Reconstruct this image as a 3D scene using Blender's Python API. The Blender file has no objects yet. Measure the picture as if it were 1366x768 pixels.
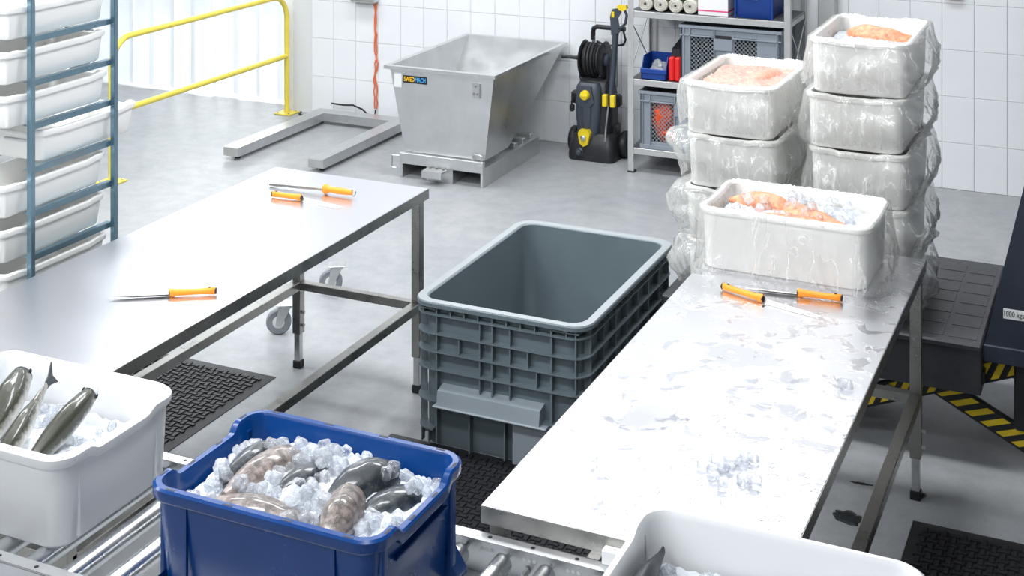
import bpy, bmesh, math, random
from mathutils import Vector, Matrix, noise
random.seed(7)
PI = math.pi
R = math.radians
scene = bpy.context.scene
C = scene.collection

# ------------------------------------------------------------------ camera
cam_d = bpy.data.cameras.new('camera')
cam = bpy.data.objects.new('camera', cam_d)
C.objects.link(cam)
cam.location = (0, 0, 2.76)
cam.rotation_euler = (R(90), 0, R(24.5))
cam_d.sensor_width = 36.0
cam_d.lens = 1850.0 / 1366.0 * 36.0
cam_d.shift_y = -684.0 / 1366.0
cam_d.clip_end = 100
scene.camera = cam

# ------------------------------------------------------------------ world, lamps, exposure
world = bpy.data.worlds.new('world')
scene.world = world
world.use_nodes = True
bg = world.node_tree.nodes['Background']
bg.inputs[0].default_value = (0.86, 0.92, 1.0, 1)
bg.inputs[1].default_value = 0.17

def area(name, loc, sx, sy, power, rot=(0, 0, 0), col=(0.95, 0.975, 1.0)):
    l = bpy.data.lights.new(name, 'AREA')
    l.shape = 'RECTANGLE'; l.size = sx; l.size_y = sy; l.energy = power; l.color = col
    o = bpy.data.objects.new(name, l); C.objects.link(o)
    o.location = loc; o.rotation_euler = rot
    return o
# rows of ceiling lamps
for x in (-6.3, -4.1, -1.9):
    for y in (-3.0, -0.4, 2.4, 5.2, 8.0):
        area('ceiling_lamp', (x, y, 3.92), 1.5, 0.55, {-3.0: 50, -0.4: 40, 2.4: 74, 5.2: 64, 8.0: 42}[y])
# daylight in the loading bay behind the strip curtain
area('bay_daylight', (-8.2, 13.2, 2.6), 4.5, 2.6, 560, (R(-75), 0, R(8)), (0.93, 0.97, 1.0))
scene.view_settings.view_transform = 'Standard'
scene.view_settings.look = 'None'
scene.view_settings.gamma = 1.0
scene.view_settings.use_curve_mapping = False
scene.view_settings.exposure = 0.26

# ------------------------------------------------------------------ materials
def sock(n, *names):
    for k in names:
        if k in n.inputs: return n.inputs[k]
def pm(name, col, rough=0.5, metal=0.0, var=0.0, vs=8.0, bump=0.0, bs=60.0, trans=0.0, sss=0.0,
       coat=0.0, rvar=0.0, stretch=None, ior=1.45, spec=0.5):
    m = bpy.data.materials.new(name); m.use_nodes = True
    nt = m.node_tree; b = nt.nodes['Principled BSDF']
    b.inputs['Base Color'].default_value = (*col, 1)
    b.inputs['Roughness'].default_value = rough
    b.inputs['Metallic'].default_value = metal
    b.inputs['IOR'].default_value = ior
    b.inputs['Specular IOR Level'].default_value = spec
    b.inputs['Transmission Weight'].default_value = trans
    b.inputs['Coat Weight'].default_value = coat
    if sss:
        b.inputs['Subsurface Weight'].default_value = sss
        b.inputs['Subsurface Radius'].default_value = (0.02, 0.02, 0.02)
    if var or rvar or bump:
        tc = nt.nodes.new('ShaderNodeTexCoord'); mp = nt.nodes.new('ShaderNodeMapping')
        nt.links.new(tc.outputs['Object'], mp.inputs[0])
        if stretch: mp.inputs['Scale'].default_value = stretch
        nz = nt.nodes.new('ShaderNodeTexNoise'); nz.inputs['Scale'].default_value = vs
        nz.inputs['Detail'].default_value = 5; nz.inputs['Roughness'].default_value = 0.6
        nt.links.new(mp.outputs[0], nz.inputs['Vector'])
        if var:
            cr = nt.nodes.new('ShaderNodeValToRGB')
            cr.color_ramp.elements[0].position = 0.3; cr.color_ramp.elements[1].position = 0.7
            cr.color_ramp.elements[0].color = (*[max(0, k * (1 - var)) for k in col], 1)
            cr.color_ramp.elements[1].color = (*[min(1, k * (1 + var)) for k in col], 1)
            nt.links.new(nz.outputs[0], cr.inputs[0]); nt.links.new(cr.outputs[0], b.inputs['Base Color'])
        if rvar:
            mr = nt.nodes.new('ShaderNodeMapRange')
            mr.inputs[3].default_value = max(0.02, rough - rvar); mr.inputs[4].default_value = rough + rvar
            mr.inputs[1].default_value = 0.3; mr.inputs[2].default_value = 0.7
            nt.links.new(nz.outputs[0], mr.inputs[0]); nt.links.new(mr.outputs[0], b.inputs['Roughness'])
        if bump:
            n2 = nt.nodes.new('ShaderNodeTexNoise'); n2.inputs['Scale'].default_value = bs; n2.inputs['Detail'].default_value = 3
            nt.links.new(mp.outputs[0], n2.inputs['Vector'])
            bp = nt.nodes.new('ShaderNodeBump'); bp.inputs['Strength'].default_value = bump; bp.inputs['Distance'].default_value = 0.005
            nt.links.new(n2.outputs[0], bp.inputs['Height']); nt.links.new(bp.outputs[0], b.inputs['Normal'])
    return m

M = {}
M['tile'] = pm('glazed_tile', (0.80, 0.82, 0.84), 0.16, var=0.02, vs=3)
M['grout'] = pm('grout', (0.68, 0.70, 0.71), 0.8)
M['white_wall'] = pm('painted_wall', (0.85, 0.85, 0.83), 0.5)
M['ceiling'] = pm('ceiling_paint', (0.6, 0.6, 0.6), 0.7)
M['steel'] = pm('brushed_steel', (0.60, 0.595, 0.575), 0.3, 1.0, var=0.1, vs=14, rvar=0.06, bump=0.05, bs=90, stretch=(1, 1, 8))
M['steel_dark'] = pm('square_steel_tube', (0.38, 0.37, 0.345), 0.3, 1.0, var=0.12, vs=10, rvar=0.06)
M['zinc'] = pm('galvanised_steel', (0.62, 0.63, 0.63), 0.33, 1.0, var=0.1, vs=20, rvar=0.08)
M['chrome'] = pm('roller_zinc', (0.64, 0.66, 0.67), 0.27, 1.0, var=0.08, vs=9, rvar=0.06)
M['alu'] = pm('aluminium', (0.60, 0.61, 0.62), 0.4, 0.9, var=0.06, vs=12)
M['shelf'] = pm('shelf_steel', (0.58, 0.58, 0.57), 0.42, 0.7, var=0.08, vs=12)
M['shelf_deck'] = pm('shaded_shelf_deck', (0.10, 0.105, 0.115), 0.5)  # shadow on the shelf surfaces painted in as a dark colour
M['hopper'] = pm('hopper_steel', (0.66, 0.67, 0.67), 0.33, 0.9, var=0.08, vs=5, rvar=0.06)
M['rack'] = pm('blue_tinted_rack_steel', (0.24, 0.37, 0.45), 0.25, 0.85, var=0.1, vs=5)
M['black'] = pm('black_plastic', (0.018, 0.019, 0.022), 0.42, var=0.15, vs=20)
M['rubber'] = pm('black_rubber', (0.010, 0.0105, 0.0125), 0.48, var=0.25, vs=30, bump=0.2, bs=200)
M['charcoal'] = pm('charcoal_shell', (0.05, 0.062, 0.082), 0.38, var=0.06)
M['gunmetal'] = pm('dark_blue_steel', (0.032, 0.04, 0.06), 0.4, 0.2, var=0.12, vs=9)
M['pallet'] = pm('black_pallet_plastic', (0.042, 0.044, 0.05), 0.45, var=0.2, vs=9, bump=0.2, bs=60)
M['liftblack'] = pm('black_lift_paint', (0.016, 0.017, 0.02), 0.4)
M['yellow'] = pm('yellow_plastic', (0.80, 0.60, 0.02), 0.4)
M['rail_yellow'] = pm('yellow_paint', (0.80, 0.66, 0.09), 0.35, var=0.05)
M['orange'] = pm('orange_handle', (0.95, 0.30, 0.015), 0.4, var=0.04)
M['red'] = pm('red_plastic', (0.75, 0.02, 0.02), 0.4)
M['cord'] = pm('orange_cord', (0.75, 0.16, 0.06), 0.5)
M['blue'] = pm('blue_crate_plastic', (0.0004, 0.037, 0.17), 0.24, var=0.1, vs=6, rvar=0.05, spec=0.4)
M['bluebin'] = pm('blue_bin_plastic', (0.008, 0.05, 0.27), 0.4)
M['grey'] = pm('grey_tote_plastic', (0.13, 0.165, 0.182), 0.36, var=0.06, vs=5, rvar=0.06)
M['grey_light'] = pm('light_grey_edge', (0.27, 0.31, 0.34), 0.42)
M['grey_toplit'] = pm('toplit_grey_rim', (0.30, 0.325, 0.335), 0.38)  # paler than the tote: top light on its rim put into the colour
M['greycrate'] = pm('grey_crate_plastic', (0.24, 0.27, 0.31), 0.5)
M['label'] = pm('paper_label', (0.82, 0.83, 0.82), 0.6)
M['label_green'] = pm('pale_green_label', (0.55, 0.72, 0.58), 0.6)
M['green_ink'] = pm('green_ink', (0.05, 0.35, 0.12), 0.6)
M['ink'] = pm('black_ink', (0.012, 0.012, 0.014), 0.5)
M['ink_yellow'] = pm('yellow_ink', (0.95, 0.55, 0.02), 0.5)
M['ink_blue'] = pm('light_blue_ink', (0.06, 0.36, 0.72), 0.5)
M['card'] = pm('white_carton', (0.80, 0.79, 0.80), 0.7)
M['pink'] = pm('pink_band', (0.72, 0.08, 0.22), 0.6)
M['cream'] = pm('cream_roll', (0.66, 0.63, 0.54), 0.75, var=0.08, vs=40)
M['green'] = pm('green_roll', (0.03, 0.50, 0.09), 0.5)
M['white'] = pm('white_fish_box', (0.93, 0.925, 0.90), 0.42, var=0.01, vs=4)
M['white_cool'] = pm('white_hdpe', (0.72, 0.73, 0.745), 0.4, var=0.01, vs=4)
M['wheel'] = pm('grey_rubber_wheel', (0.26, 0.28, 0.30), 0.55)
M['salmon'] = pm('orange_fish_skin', (0.74, 0.29, 0.16), 0.4, var=0.45, vs=60, bump=0.5, bs=120)
M['salmon_pale'] = pm('pale_pink_fish', (0.78, 0.36, 0.26), 0.35, var=0.3, vs=45, bump=0.4, bs=100)
M['bag'] = pm('clear_bag', (0.7, 0.72, 0.75), 0.2, trans=0.6)
M['orange_cloth'] = pm('orange_rubber', (0.90, 0.10, 0.02), 0.5, var=0.3, vs=14)

def fish_mat(name, back, belly, z0, z1, speck=0.35):
    m = pm(name, back, 0.32, coat=0.4)
    nt = m.node_tree; b = nt.nodes['Principled BSDF']
    tc = nt.nodes.new('ShaderNodeTexCoord'); sp = nt.nodes.new('ShaderNodeSeparateXYZ')
    nt.links.new(tc.outputs['Object'], sp.inputs[0])
    nz = nt.nodes.new('ShaderNodeTexNoise'); nz.inputs['Scale'].default_value = 38; nz.inputs['Detail'].default_value = 8; nz.inputs['Roughness'].default_value = 0.7
    nt.links.new(tc.outputs['Object'], nz.inputs['Vector'])
    mr = nt.nodes.new('ShaderNodeMapRange'); mr.inputs[1].default_value = z0; mr.inputs[2].default_value = z1
    nt.links.new(sp.outputs['Z'], mr.inputs[0])
    ad = nt.nodes.new('ShaderNodeMath'); ad.operation = 'MULTIPLY_ADD'
    ad.inputs[1].default_value = speck; nt.links.new(nz.outputs[0], ad.inputs[0])
    sb = nt.nodes.new('ShaderNodeMath'); sb.operation = 'SUBTRACT'; sb.inputs[1].default_value = speck / 2
    nt.links.new(mr.outputs[0], sb.inputs[0]); nt.links.new(sb.outputs[0], ad.inputs[2])
    cr = nt.nodes.new('ShaderNodeValToRGB')
    cr.color_ramp.elements[0].color = (*belly, 1); cr.color_ramp.elements[1].color = (*back, 1)
    cr.color_ramp.elements[0].position = 0.25; cr.color_ramp.elements[1].position = 0.75
    nt.links.new(ad.outputs[0], cr.inputs[0]); nt.links.new(cr.outputs[0], b.inputs['Base Color'])
    bp = nt.nodes.new('ShaderNodeBump'); bp.inputs['Strength'].default_value = 0.45; bp.inputs['Distance'].default_value = 0.004
    nt.links.new(nz.outputs[0], bp.inputs['Height']); nt.links.new(bp.outputs[0], b.inputs['Normal'])
    return m
M['fish_dark'] = fish_mat('slate_fish_skin', (0.012, 0.017, 0.022), (0.12, 0.14, 0.155), -0.04, 0.05, 1.6)
M['fish_tan'] = fish_mat('tan_fish_skin', (0.07, 0.058, 0.053), (0.36, 0.295, 0.265), -0.03, 0.08, 1.9)
M['fish_silver'] = fish_mat('olive_fish_skin', (0.028, 0.03, 0.018), (0.58, 0.57, 0.52), -0.024, 0.03, 1.1)
M['snout'] = pm('pale_snout', (0.62, 0.66, 0.70), 0.25)
M['fin'] = pm('dark_fin', (0.03, 0.035, 0.04), 0.35, var=0.2, vs=30)

def mixmat(name, build):
    m = bpy.data.materials.new(name); m.use_nodes = True
    nt = m.node_tree; nt.nodes.clear()
    out = nt.nodes.new('ShaderNodeOutputMaterial')
    nt.links.new(build(nt), out.inputs[0])
    return m
def N(nt, t, **kw):
    n = nt.nodes.new(t)
    for k, v in kw.items(): n.inputs[k.replace('_', ' ')].default_value = v
    return n
def mixs(nt, f, a, b):
    n = nt.nodes.new('ShaderNodeMixShader')
    if isinstance(f, (int, float)): n.inputs[0].default_value = f
    else: nt.links.new(f, n.inputs[0])
    nt.links.new(a, n.inputs[1]); nt.links.new(b, n.inputs[2])
    return n.outputs[0]
def glow_through(m, k):
    nt = m.node_tree; b = nt.nodes['Principled BSDF']; out = nt.nodes['Material Output']
    tr = N(nt, 'ShaderNodeBsdfTranslucent', Color=(0.95, 0.95, 0.93, 1))
    nt.links.new(mixs(nt, k, b.outputs[0], tr.outputs[0]), out.inputs[0])
glow_through(M['white'], 0.08); glow_through(M['white_cool'], 0.15)
def film(nt, opac=0.15, rough=0.10, col=(0.97, 0.97, 0.95), crinkle=0.55):
    t = N(nt, 'ShaderNodeBsdfTransparent', Color=(0.98, 0.98, 0.97, 1))
    d = N(nt, 'ShaderNodeBsdfTranslucent', Color=(*col, 1)); e = N(nt, 'ShaderNodeBsdfDiffuse', Color=(*col, 1))
    g = N(nt, 'ShaderNodeBsdfGlossy', Color=(1, 1, 1, 1), Roughness=rough)
    fr = N(nt, 'ShaderNodeLayerWeight', Blend=0.25)
    if crinkle:
        tc = nt.nodes.new('ShaderNodeTexCoord'); mp = nt.nodes.new('ShaderNodeMapping'); mp.inputs['Scale'].default_value = (1, 1, 0.35)
        nt.links.new(tc.outputs['Object'], mp.inputs[0])
        n1 = N(nt, 'ShaderNodeTexNoise', Scale=15.0, Detail=3.0, Distortion=1.2); nt.links.new(mp.outputs[0], n1.inputs['Vector'])
        bm_ = N(nt, 'ShaderNodeBump', Strength=crinkle, Distance=0.02); nt.links.new(n1.outputs[0], bm_.inputs['Height'])
        for q in (g, fr): nt.links.new(bm_.outputs[0], q.inputs['Normal'])
    dd = mixs(nt, 0.85, d.outputs[0], e.outputs[0])
    fo = opac
    if crinkle:
        m3 = nt.nodes.new('ShaderNodeMapping'); m3.inputs['Scale'].default_value = (1, 1, 0.3); nt.links.new(tc.outputs['Object'], m3.inputs[0])
        n3 = N(nt, 'ShaderNodeTexNoise', Scale=6.5, Detail=2.0, Distortion=1.8); nt.links.new(m3.outputs[0], n3.inputs['Vector'])
        s1 = nt.nodes.new('ShaderNodeMath'); s1.operation = 'SUBTRACT'; s1.inputs[1].default_value = 0.5; nt.links.new(n3.outputs[0], s1.inputs[0])
        s2 = nt.nodes.new('ShaderNodeMath'); s2.operation = 'ABSOLUTE'; nt.links.new(s1.outputs[0], s2.inputs[0])
        m4 = N(nt, 'ShaderNodeMapRange'); m4.inputs[1].default_value = 0.0; m4.inputs[2].default_value = 0.016; m4.inputs[3].default_value = 0.45; m4.inputs[4].default_value = opac
        nt.links.new(s2.outputs[0], m4.inputs[0]); fo = m4.outputs[0]
    a = mixs(nt, fo, t.outputs[0], dd)
    mr = N(nt, 'ShaderNodeMapRange'); mr.inputs[3].default_value = 0.04; mr.inputs[4].default_value = 0.6
    nt.links.new(fr.outputs['Fresnel'], mr.inputs[0])
    return mixs(nt, mr.outputs[0], a, g.outputs[0])
M['film'] = mixmat('clear_bag_film', film)
M['strip'] = mixmat('curtain_strip_pvc', lambda nt: film(nt, 0.5, 0.1, (0.94, 0.97, 1.0), 0))
def ice(nt, white=0.22):
    g = N(nt, 'ShaderNodeBsdfGlass', Color=(0.98, 0.99, 1, 1), Roughness=0.03, IOR=1.3)
    t = N(nt, 'ShaderNodeBsdfTransparent', Color=(0.97, 0.98, 1, 1))
    d = N(nt, 'ShaderNodeBsdfDiffuse', Color=(0.93, 0.95, 0.97, 1)); tr = N(nt, 'ShaderNodeBsdfTranslucent', Color=(0.95, 0.97, 1, 1))
    dd = mixs(nt, 0.5, d.outputs[0], tr.outputs[0])
    gg = mixs(nt, 0.25, g.outputs[0], t.outputs[0])
    nz = N(nt, 'ShaderNodeTexNoise', Scale=45.0, Detail=3.0)
    tc = nt.nodes.new('ShaderNodeTexCoord'); nt.links.new(tc.outputs['Object'], nz.inputs['Vector'])
    mr = N(nt, 'ShaderNodeMapRange'); mr.inputs[1].default_value = 0.4; mr.inputs[2].default_value = 0.7
    mr.inputs[3].default_value = white * 0.5; mr.inputs[4].default_value = white * 2
    nt.links.new(nz.outputs[0], mr.inputs[0])
    return mixs(nt, mr.outputs[0], gg, dd)
M['ice'] = mixmat('clear_ice', ice)
M['water'] = mixmat('water', lambda nt: mixs(nt, 0.06, N(nt, 'ShaderNodeBsdfTransparent', Color=(0.975, 0.975, 0.98, 1)).outputs[0],
                                             N(nt, 'ShaderNodeBsdfGlossy', Color=(0.9, 0.9, 0.92, 1), Roughness=0.03).outputs[0]))
M['wet'] = pm('wet_dirty_patch', (0.035, 0.04, 0.045), 0.12)
M['ice_bed'] = pm('crushed_ice', (0.62, 0.65, 0.69), 0.22, var=0.06, vs=40, bump=0.9, bs=70, sss=0.2)
M['ice_pink'] = pm('pink_tinted_crushed_ice', (0.60, 0.37, 0.30), 0.25, var=0.25, vs=30, bump=0.9, bs=80, sss=0.2)

def floor_mat():
    m = pm('poured_floor', (0.40, 0.41, 0.425), 0.36, spec=0.4)
    nt = m.node_tree; b = nt.nodes['Principled BSDF']
    tc = nt.nodes.new('ShaderNodeTexCoord')
    n1 = N(nt, 'ShaderNodeTexNoise', Scale=1.1, Detail=6.0, Roughness=0.6)
    n2 = N(nt, 'ShaderNodeTexNoise', Scale=240.0, Detail=2.0)
    n3 = N(nt, 'ShaderNodeTexNoise', Scale=9.0, Detail=5.0, Roughness=0.7)
    for n in (n1, n2, n3): nt.links.new(tc.outputs['Object'], n.inputs['Vector'])
    cr = nt.nodes.new('ShaderNodeValToRGB')
    cr.color_ramp.elements[0].position = 0.3; cr.color_ramp.elements[1].position = 0.72
    cr.color_ramp.elements[0].color = (0.335, 0.35, 0.365, 1); cr.color_ramp.elements[1].color = (0.425, 0.43, 0.44, 1)
    nt.links.new(n1.outputs[0], cr.inputs[0])
    mx = nt.nodes.new('ShaderNodeMix'); mx.data_type = 'RGBA'; mx.blend_type = 'MULTIPLY'; mx.inputs[0].default_value = 1
    c2 = nt.nodes.new('ShaderNodeValToRGB')
    c2.color_ramp.elements[0].position = 0.25; c2.color_ramp.elements[1].position = 0.6
    c2.color_ramp.elements[0].color = (0.78, 0.79, 0.80, 1); c2.color_ramp.elements[1].color = (1, 1, 1, 1)
    nt.links.new(n3.outputs[0], c2.inputs[0])
    nt.links.new(cr.outputs[0], mx.inputs[6]); nt.links.new(c2.outputs[0], mx.inputs[7])
    m2 = nt.nodes.new('ShaderNodeMix'); m2.data_type = 'RGBA'; m2.blend_type = 'MULTIPLY'; m2.inputs[0].default_value = 1
    c3 = nt.nodes.new('ShaderNodeValToRGB')
    c3.color_ramp.elements[0].position = 0.3; c3.color_ramp.elements[1].position = 0.5
    c3.color_ramp.elements[0].color = (0.8, 0.8, 0.8, 1)
    nt.links.new(n2.outputs[0], c3.inputs[0])
    nt.links.new(mx.outputs[2], m2.inputs[6]); nt.links.new(c3.outputs[0], m2.inputs[7])
    nt.links.new(m2.outputs[2], b.inputs['Base Color'])
    bp = N(nt, 'ShaderNodeBump', Strength=0.15, Distance=0.003); nt.links.new(n2.outputs[0], bp.inputs['Height'])
    nt.links.new(bp.outputs[0], b.inputs['Normal'])
    return m
M['floor'] = floor_mat()

def table_mat(name, wet, col=(0.77, 0.77, 0.80)):
    m = pm(name, col, 0.26, 1.0)
    nt = m.node_tree; b = nt.nodes['Principled BSDF']
    tc = nt.nodes.new('ShaderNodeTexCoord')
    mp = nt.nodes.new('ShaderNodeMapping'); mp.inputs['Scale'].default_value = (60, 1.5, 1)
    nt.links.new(tc.outputs['Object'], mp.inputs[0])
    n1 = N(nt, 'ShaderNodeTexNoise', Scale=6.0, Detail=4.0); nt.links.new(mp.outputs[0], n1.inputs['Vector'])
    mr = N(nt, 'ShaderNodeMapRange'); mr.inputs[3].default_value = 0.27; mr.inputs[4].default_value = 0.31
    nt.links.new(n1.outputs[0], mr.inputs[0])
    rough = mr.outputs[0]
    if wet:
        n2 = N(nt, 'ShaderNodeTexNoise', Scale=11.0, Detail=9.0, Roughness=0.7, Distortion=0.6); nt.links.new(tc.outputs['Object'], n2.inputs['Vector'])
        th = N(nt, 'ShaderNodeMapRange'); th.inputs[1].default_value = 0.54; th.inputs[2].default_value = 0.57
        nt.links.new(n2.outputs[0], th.inputs[0])
        mx = nt.nodes.new('ShaderNodeMix'); nt.links.new(th.outputs[0], mx.inputs[0])
        nt.links.new(rough, mx.inputs[2]); mx.inputs[3].default_value = 0.20
        rough = mx.outputs[0]
        bp = N(nt, 'ShaderNodeBump', Strength=0.4, Distance=0.003); nt.links.new(th.outputs[0], bp.inputs['Height'])
        n5 = N(nt, 'ShaderNodeTexNoise', Scale=90.0, Detail=2.0); nt.links.new(tc.outputs['Object'], n5.inputs['Vector'])
        b2 = N(nt, 'ShaderNodeBump', Strength=0.05, Distance=0.003); nt.links.new(n5.outputs[0], b2.inputs['Height'])
        nt.links.new(bp.outputs[0], b2.inputs['Normal']); nt.links.new(b2.outputs[0], b.inputs['Normal'])
    nt.links.new(rough, b.inputs['Roughness'])
    return m
M['top_dry'] = table_mat('brushed_table_top', False, (0.70, 0.70, 0.735))
M['top_wet'] = table_mat('wet_table_top', True)

def stripe_mat():
    m = pm('hazard_stripes', (0.8, 0.6, 0.02), 0.4)
    nt = m.node_tree; b = nt.nodes['Principled BSDF']
    tc = nt.nodes.new('ShaderNodeTexCoord'); sp = nt.nodes.new('ShaderNodeSeparateXYZ')
    nt.links.new(tc.outputs['Object'], sp.inputs[0])
    a = nt.nodes.new('ShaderNodeMath'); a.operation = 'SUBTRACT'; nt.links.new(sp.outputs['X'], a.inputs[0]); nt.links.new(sp.outputs['Z'], a.inputs[1])
    k = nt.nodes.new('ShaderNodeMath'); k.operation = 'MULTIPLY'; k.inputs[1].default_value = 15.0; nt.links.new(a.outputs[0], k.inputs[0])
    fr = nt.nodes.new('ShaderNodeMath'); fr.operation = 'FRACT'; nt.links.new(k.outputs[0], fr.inputs[0])
    gt = nt.nodes.new('ShaderNodeMath'); gt.operation = 'GREATER_THAN'; gt.inputs[1].default_value = 0.5; nt.links.new(fr.outputs[0], gt.inputs[0])
    mx = nt.nodes.new('ShaderNodeMix'); mx.data_type = 'RGBA'; nt.links.new(gt.outputs[0], mx.inputs[0])
    mx.inputs[6].default_value = (0.80, 0.58, 0.02, 1); mx.inputs[7].default_value = (0.015, 0.015, 0.017, 1)
    nt.links.new(mx.outputs[2], b.inputs['Base Color'])
    return m
M['hazard'] = stripe_mat()

def wall_mat():
    m = pm('distant_tile_wall', (0.8, 0.82, 0.84), 0.2)
    nt = m.node_tree; b = nt.nodes['Principled BSDF']
    tc = nt.nodes.new('ShaderNodeTexCoord')
    mp = nt.nodes.new('ShaderNodeMapping'); mp.inputs['Rotation'].default_value = (R(90), 0, 0)
    nt.links.new(tc.outputs['Object'], mp.inputs[0])
    br = nt.nodes.new('ShaderNodeTexBrick'); br.offset = 0
    br.inputs['Color1'].default_value = (0.80, 0.82, 0.84, 1); br.inputs['Color2'].default_value = (0.79, 0.81, 0.83, 1)
    br.inputs['Mortar'].default_value = (0.68, 0.70, 0.71, 1)
    br.inputs['Scale'].default_value = 1; br.inputs['Brick Width'].default_value = 0.2065; br.inputs['Row Height'].default_value = 0.309
    br.inputs['Mortar Size'].default_value = 0.002
    nt.links.new(mp.outputs[0], br.inputs['Vector']); nt.links.new(br.outputs[0], b.inputs['Base Color'])
    return m
M['wall_far'] = wall_mat()

# ------------------------------------------------------------------ mesh helpers
class G:
    def __init__(s): s.v = []; s.f = []
    def add(s, vs, fs, mat=None):
        k = len(s.v)
        s.v += [tuple(mat @ Vector(p)) if mat else tuple(p) for p in vs]
        s.f += [tuple(i + k for i in q) for q in fs]
        return s
    def box(s, x0, x1, y0, y1, z0, z1, b=0.0, mat=None):
        if b <= 0:
            v = [(x, y, z) for z in (z0, z1) for y in (y0, y1) for x in (x0, x1)]
            f = [(0, 2, 3, 1), (4, 5, 7, 6), (0, 1, 5, 4), (2, 6, 7, 3), (0, 4, 6, 2), (1, 3, 7, 5)]
            return s.add(v, f, mat)
        c = ((x0 + x1) / 2, (y0 + y1) / 2, (z0 + z1) / 2); h = ((x1 - x0) / 2, (y1 - y0) / 2, (z1 - z0) / 2)
        b = min(b, *(k * 0.49 for k in h))
        v = []; idx = {}
        for sx in (-1, 1):
            for sy in (-1, 1):
                for sz in (-1, 1):
                    for a in range(3):
                        p = [sx * (h[0] - b), sy * (h[1] - b), sz * (h[2] - b)]
                        p[a] = (sx, sy, sz)[a] * h[a]
                        idx[(sx, sy, sz, a)] = len(v); v.append(tuple(p[i] + c[i] for i in range(3)))
        f = []
        for a in range(3):
            o = [i for i in range(3) if i != a]
            for sg in (-1, 1):
                q = []
                for u, w in ((-1, -1), (1, -1), (1, 1), (-1, 1)):
                    k = [0, 0, 0]; k[a] = sg; k[o[0]] = u; k[o[1]] = w; q.append(idx[(*k, a)])
                f.append(tuple(q))
            for u in (-1, 1):
                for w in (-1, 1):
                    q = []
                    for sg in (-1, 1):
                        k = [0, 0, 0]; k[a] = sg; k[o[0]] = u; k[o[1]] = w
                        q.append((idx[(*k, o[0])], idx[(*k, o[1])]))
                    f.append((q[0][0], q[1][0], q[1][1], q[0][1]))
        for sx in (-1, 1):
            for sy in (-1, 1):
                for sz in (-1, 1): f.append(tuple(idx[(sx, sy, sz, a)] for a in range(3)))
        return s.add(v, f, mat)
    def loft(s, rings, cap0=True, cap1=True, closed=True, mat=None, wrap=False):
        n = len(rings[0]); v = [p for r in rings for p in r]; f = []
        m = len(rings)
        for i in range(m if wrap else m - 1):
            a = i * n; b = ((i + 1) % m) * n
            for j in range(n if closed else n - 1):
                k = (j + 1) % n
                f.append((a + j, a + k, b + k, b + j))
        if cap0 and not wrap: f.append(tuple(range(n))[::-1])
        if cap1 and not wrap: f.append(tuple(range((m - 1) * n, m * n)))
        return s.add(v, f, mat)
    def tube(s, path, r, n=10, mat=None, wrap=False):
        P = [Vector(p) for p in path]; rings = []; up = None; m = len(P)
        for i, p in enumerate(P):
            if wrap: t = (P[(i + 1) % m] - P[i - 1]).normalized()
            else: t = (P[min(i + 1, m - 1)] - P[max(i - 1, 0)]).normalized()
            if up is None: up = t.orthogonal().normalized()
            up = (up - t * up.dot(t)); up = up.normalized() if up.length > 1e-6 else t.orthogonal().normalized()
            w = t.cross(up); rr = r[i] if isinstance(r, (list, tuple)) else r
            rings.append([tuple(p + (up * math.cos(a) + w * math.sin(a)) * rr) for a in [2 * PI * k / n for k in range(n)]])
        return s.loft(rings, mat=mat, wrap=wrap)
    def lathe(s, prof, n=20, mat=None):
        rings = [[(r * math.cos(2 * PI * k / n), r * math.sin(2 * PI * k / n), z) for k in range(n)] for r, z in prof]
        return s.loft(rings, mat=mat)
    def prism(s, poly, d0, d1, plane='xz', mat=None):
        def P(a, b, d): return {'xz': (a, d, b), 'xy': (a, b, d), 'yz': (d, a, b)}[plane]
        return s.loft([[P(a, b, d0) for a, b in poly], [P(a, b, d1) for a, b in poly]], mat=mat)
    def mesh(s, name, material, ang=35):
        me = bpy.data.meshes.new(name); me.from_pydata(s.v, [], s.f)
        bm = bmesh.new(); bm.from_mesh(me)
        bmesh.ops.recalc_face_normals(bm, faces=bm.faces); bm.to_mesh(me); bm.free()
        me.polygons.foreach_set('use_smooth', [True] * len(me.polygons))
        me.set_sharp_from_angle(angle=R(ang))
        me.materials.append(M[material]); me.update()
        return me
    def obj(s, name, material, parent=None, ang=35, label=None):
        return mobj(name, s.mesh(name, material, ang), parent, label=label)
def mobj(name, me, parent=None, loc=(0, 0, 0), rot=(0, 0, 0), label=None):
    o = bpy.data.objects.new(name, me); C.objects.link(o)
    o.location = loc; o.rotation_euler = rot
    if parent: o.parent = parent
    if label: o['label'] = label
    return o
def tag(o, label, cat, group=None, kind=None):
    if label: o['label'] = label
    if cat: o['category'] = cat
    if group: o['group'] = group
    if kind: o['kind'] = kind
    return o
def thing(name, label, cat, loc=(0, 0, 0), rot=0.0, group=None):
    o = bpy.data.objects.new(name, None); C.objects.link(o)
    o.empty_display_size = 0.1
    o.location = loc; o.rotation_euler = rot if isinstance(rot, tuple) else (0, 0, rot)
    return tag(o, label, cat, group)
def dup(root, loc, rot, label, group=None, name=None):
    r = root.copy(); C.objects.link(r); r.location = loc
    r.rotation_euler = rot if isinstance(rot, tuple) else (0, 0, rot)
    r['label'] = label
    if group: r['group'] = group
    for ch in list(root.children):
        c = ch.copy(); C.objects.link(c); c.parent = r
        for g in ch.children:
            d = g.copy(); C.objects.link(d); d.parent = c
    return r
def struct(o): o['kind'] = 'structure'; return o
def arc(cx, cy, r, a0, a1, n): return [(cx + r * math.cos(R(a0 + (a1 - a0) * k / n)), cy + r * math.sin(R(a0 + (a1 - a0) * k / n))) for k in range(n + 1)]
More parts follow.
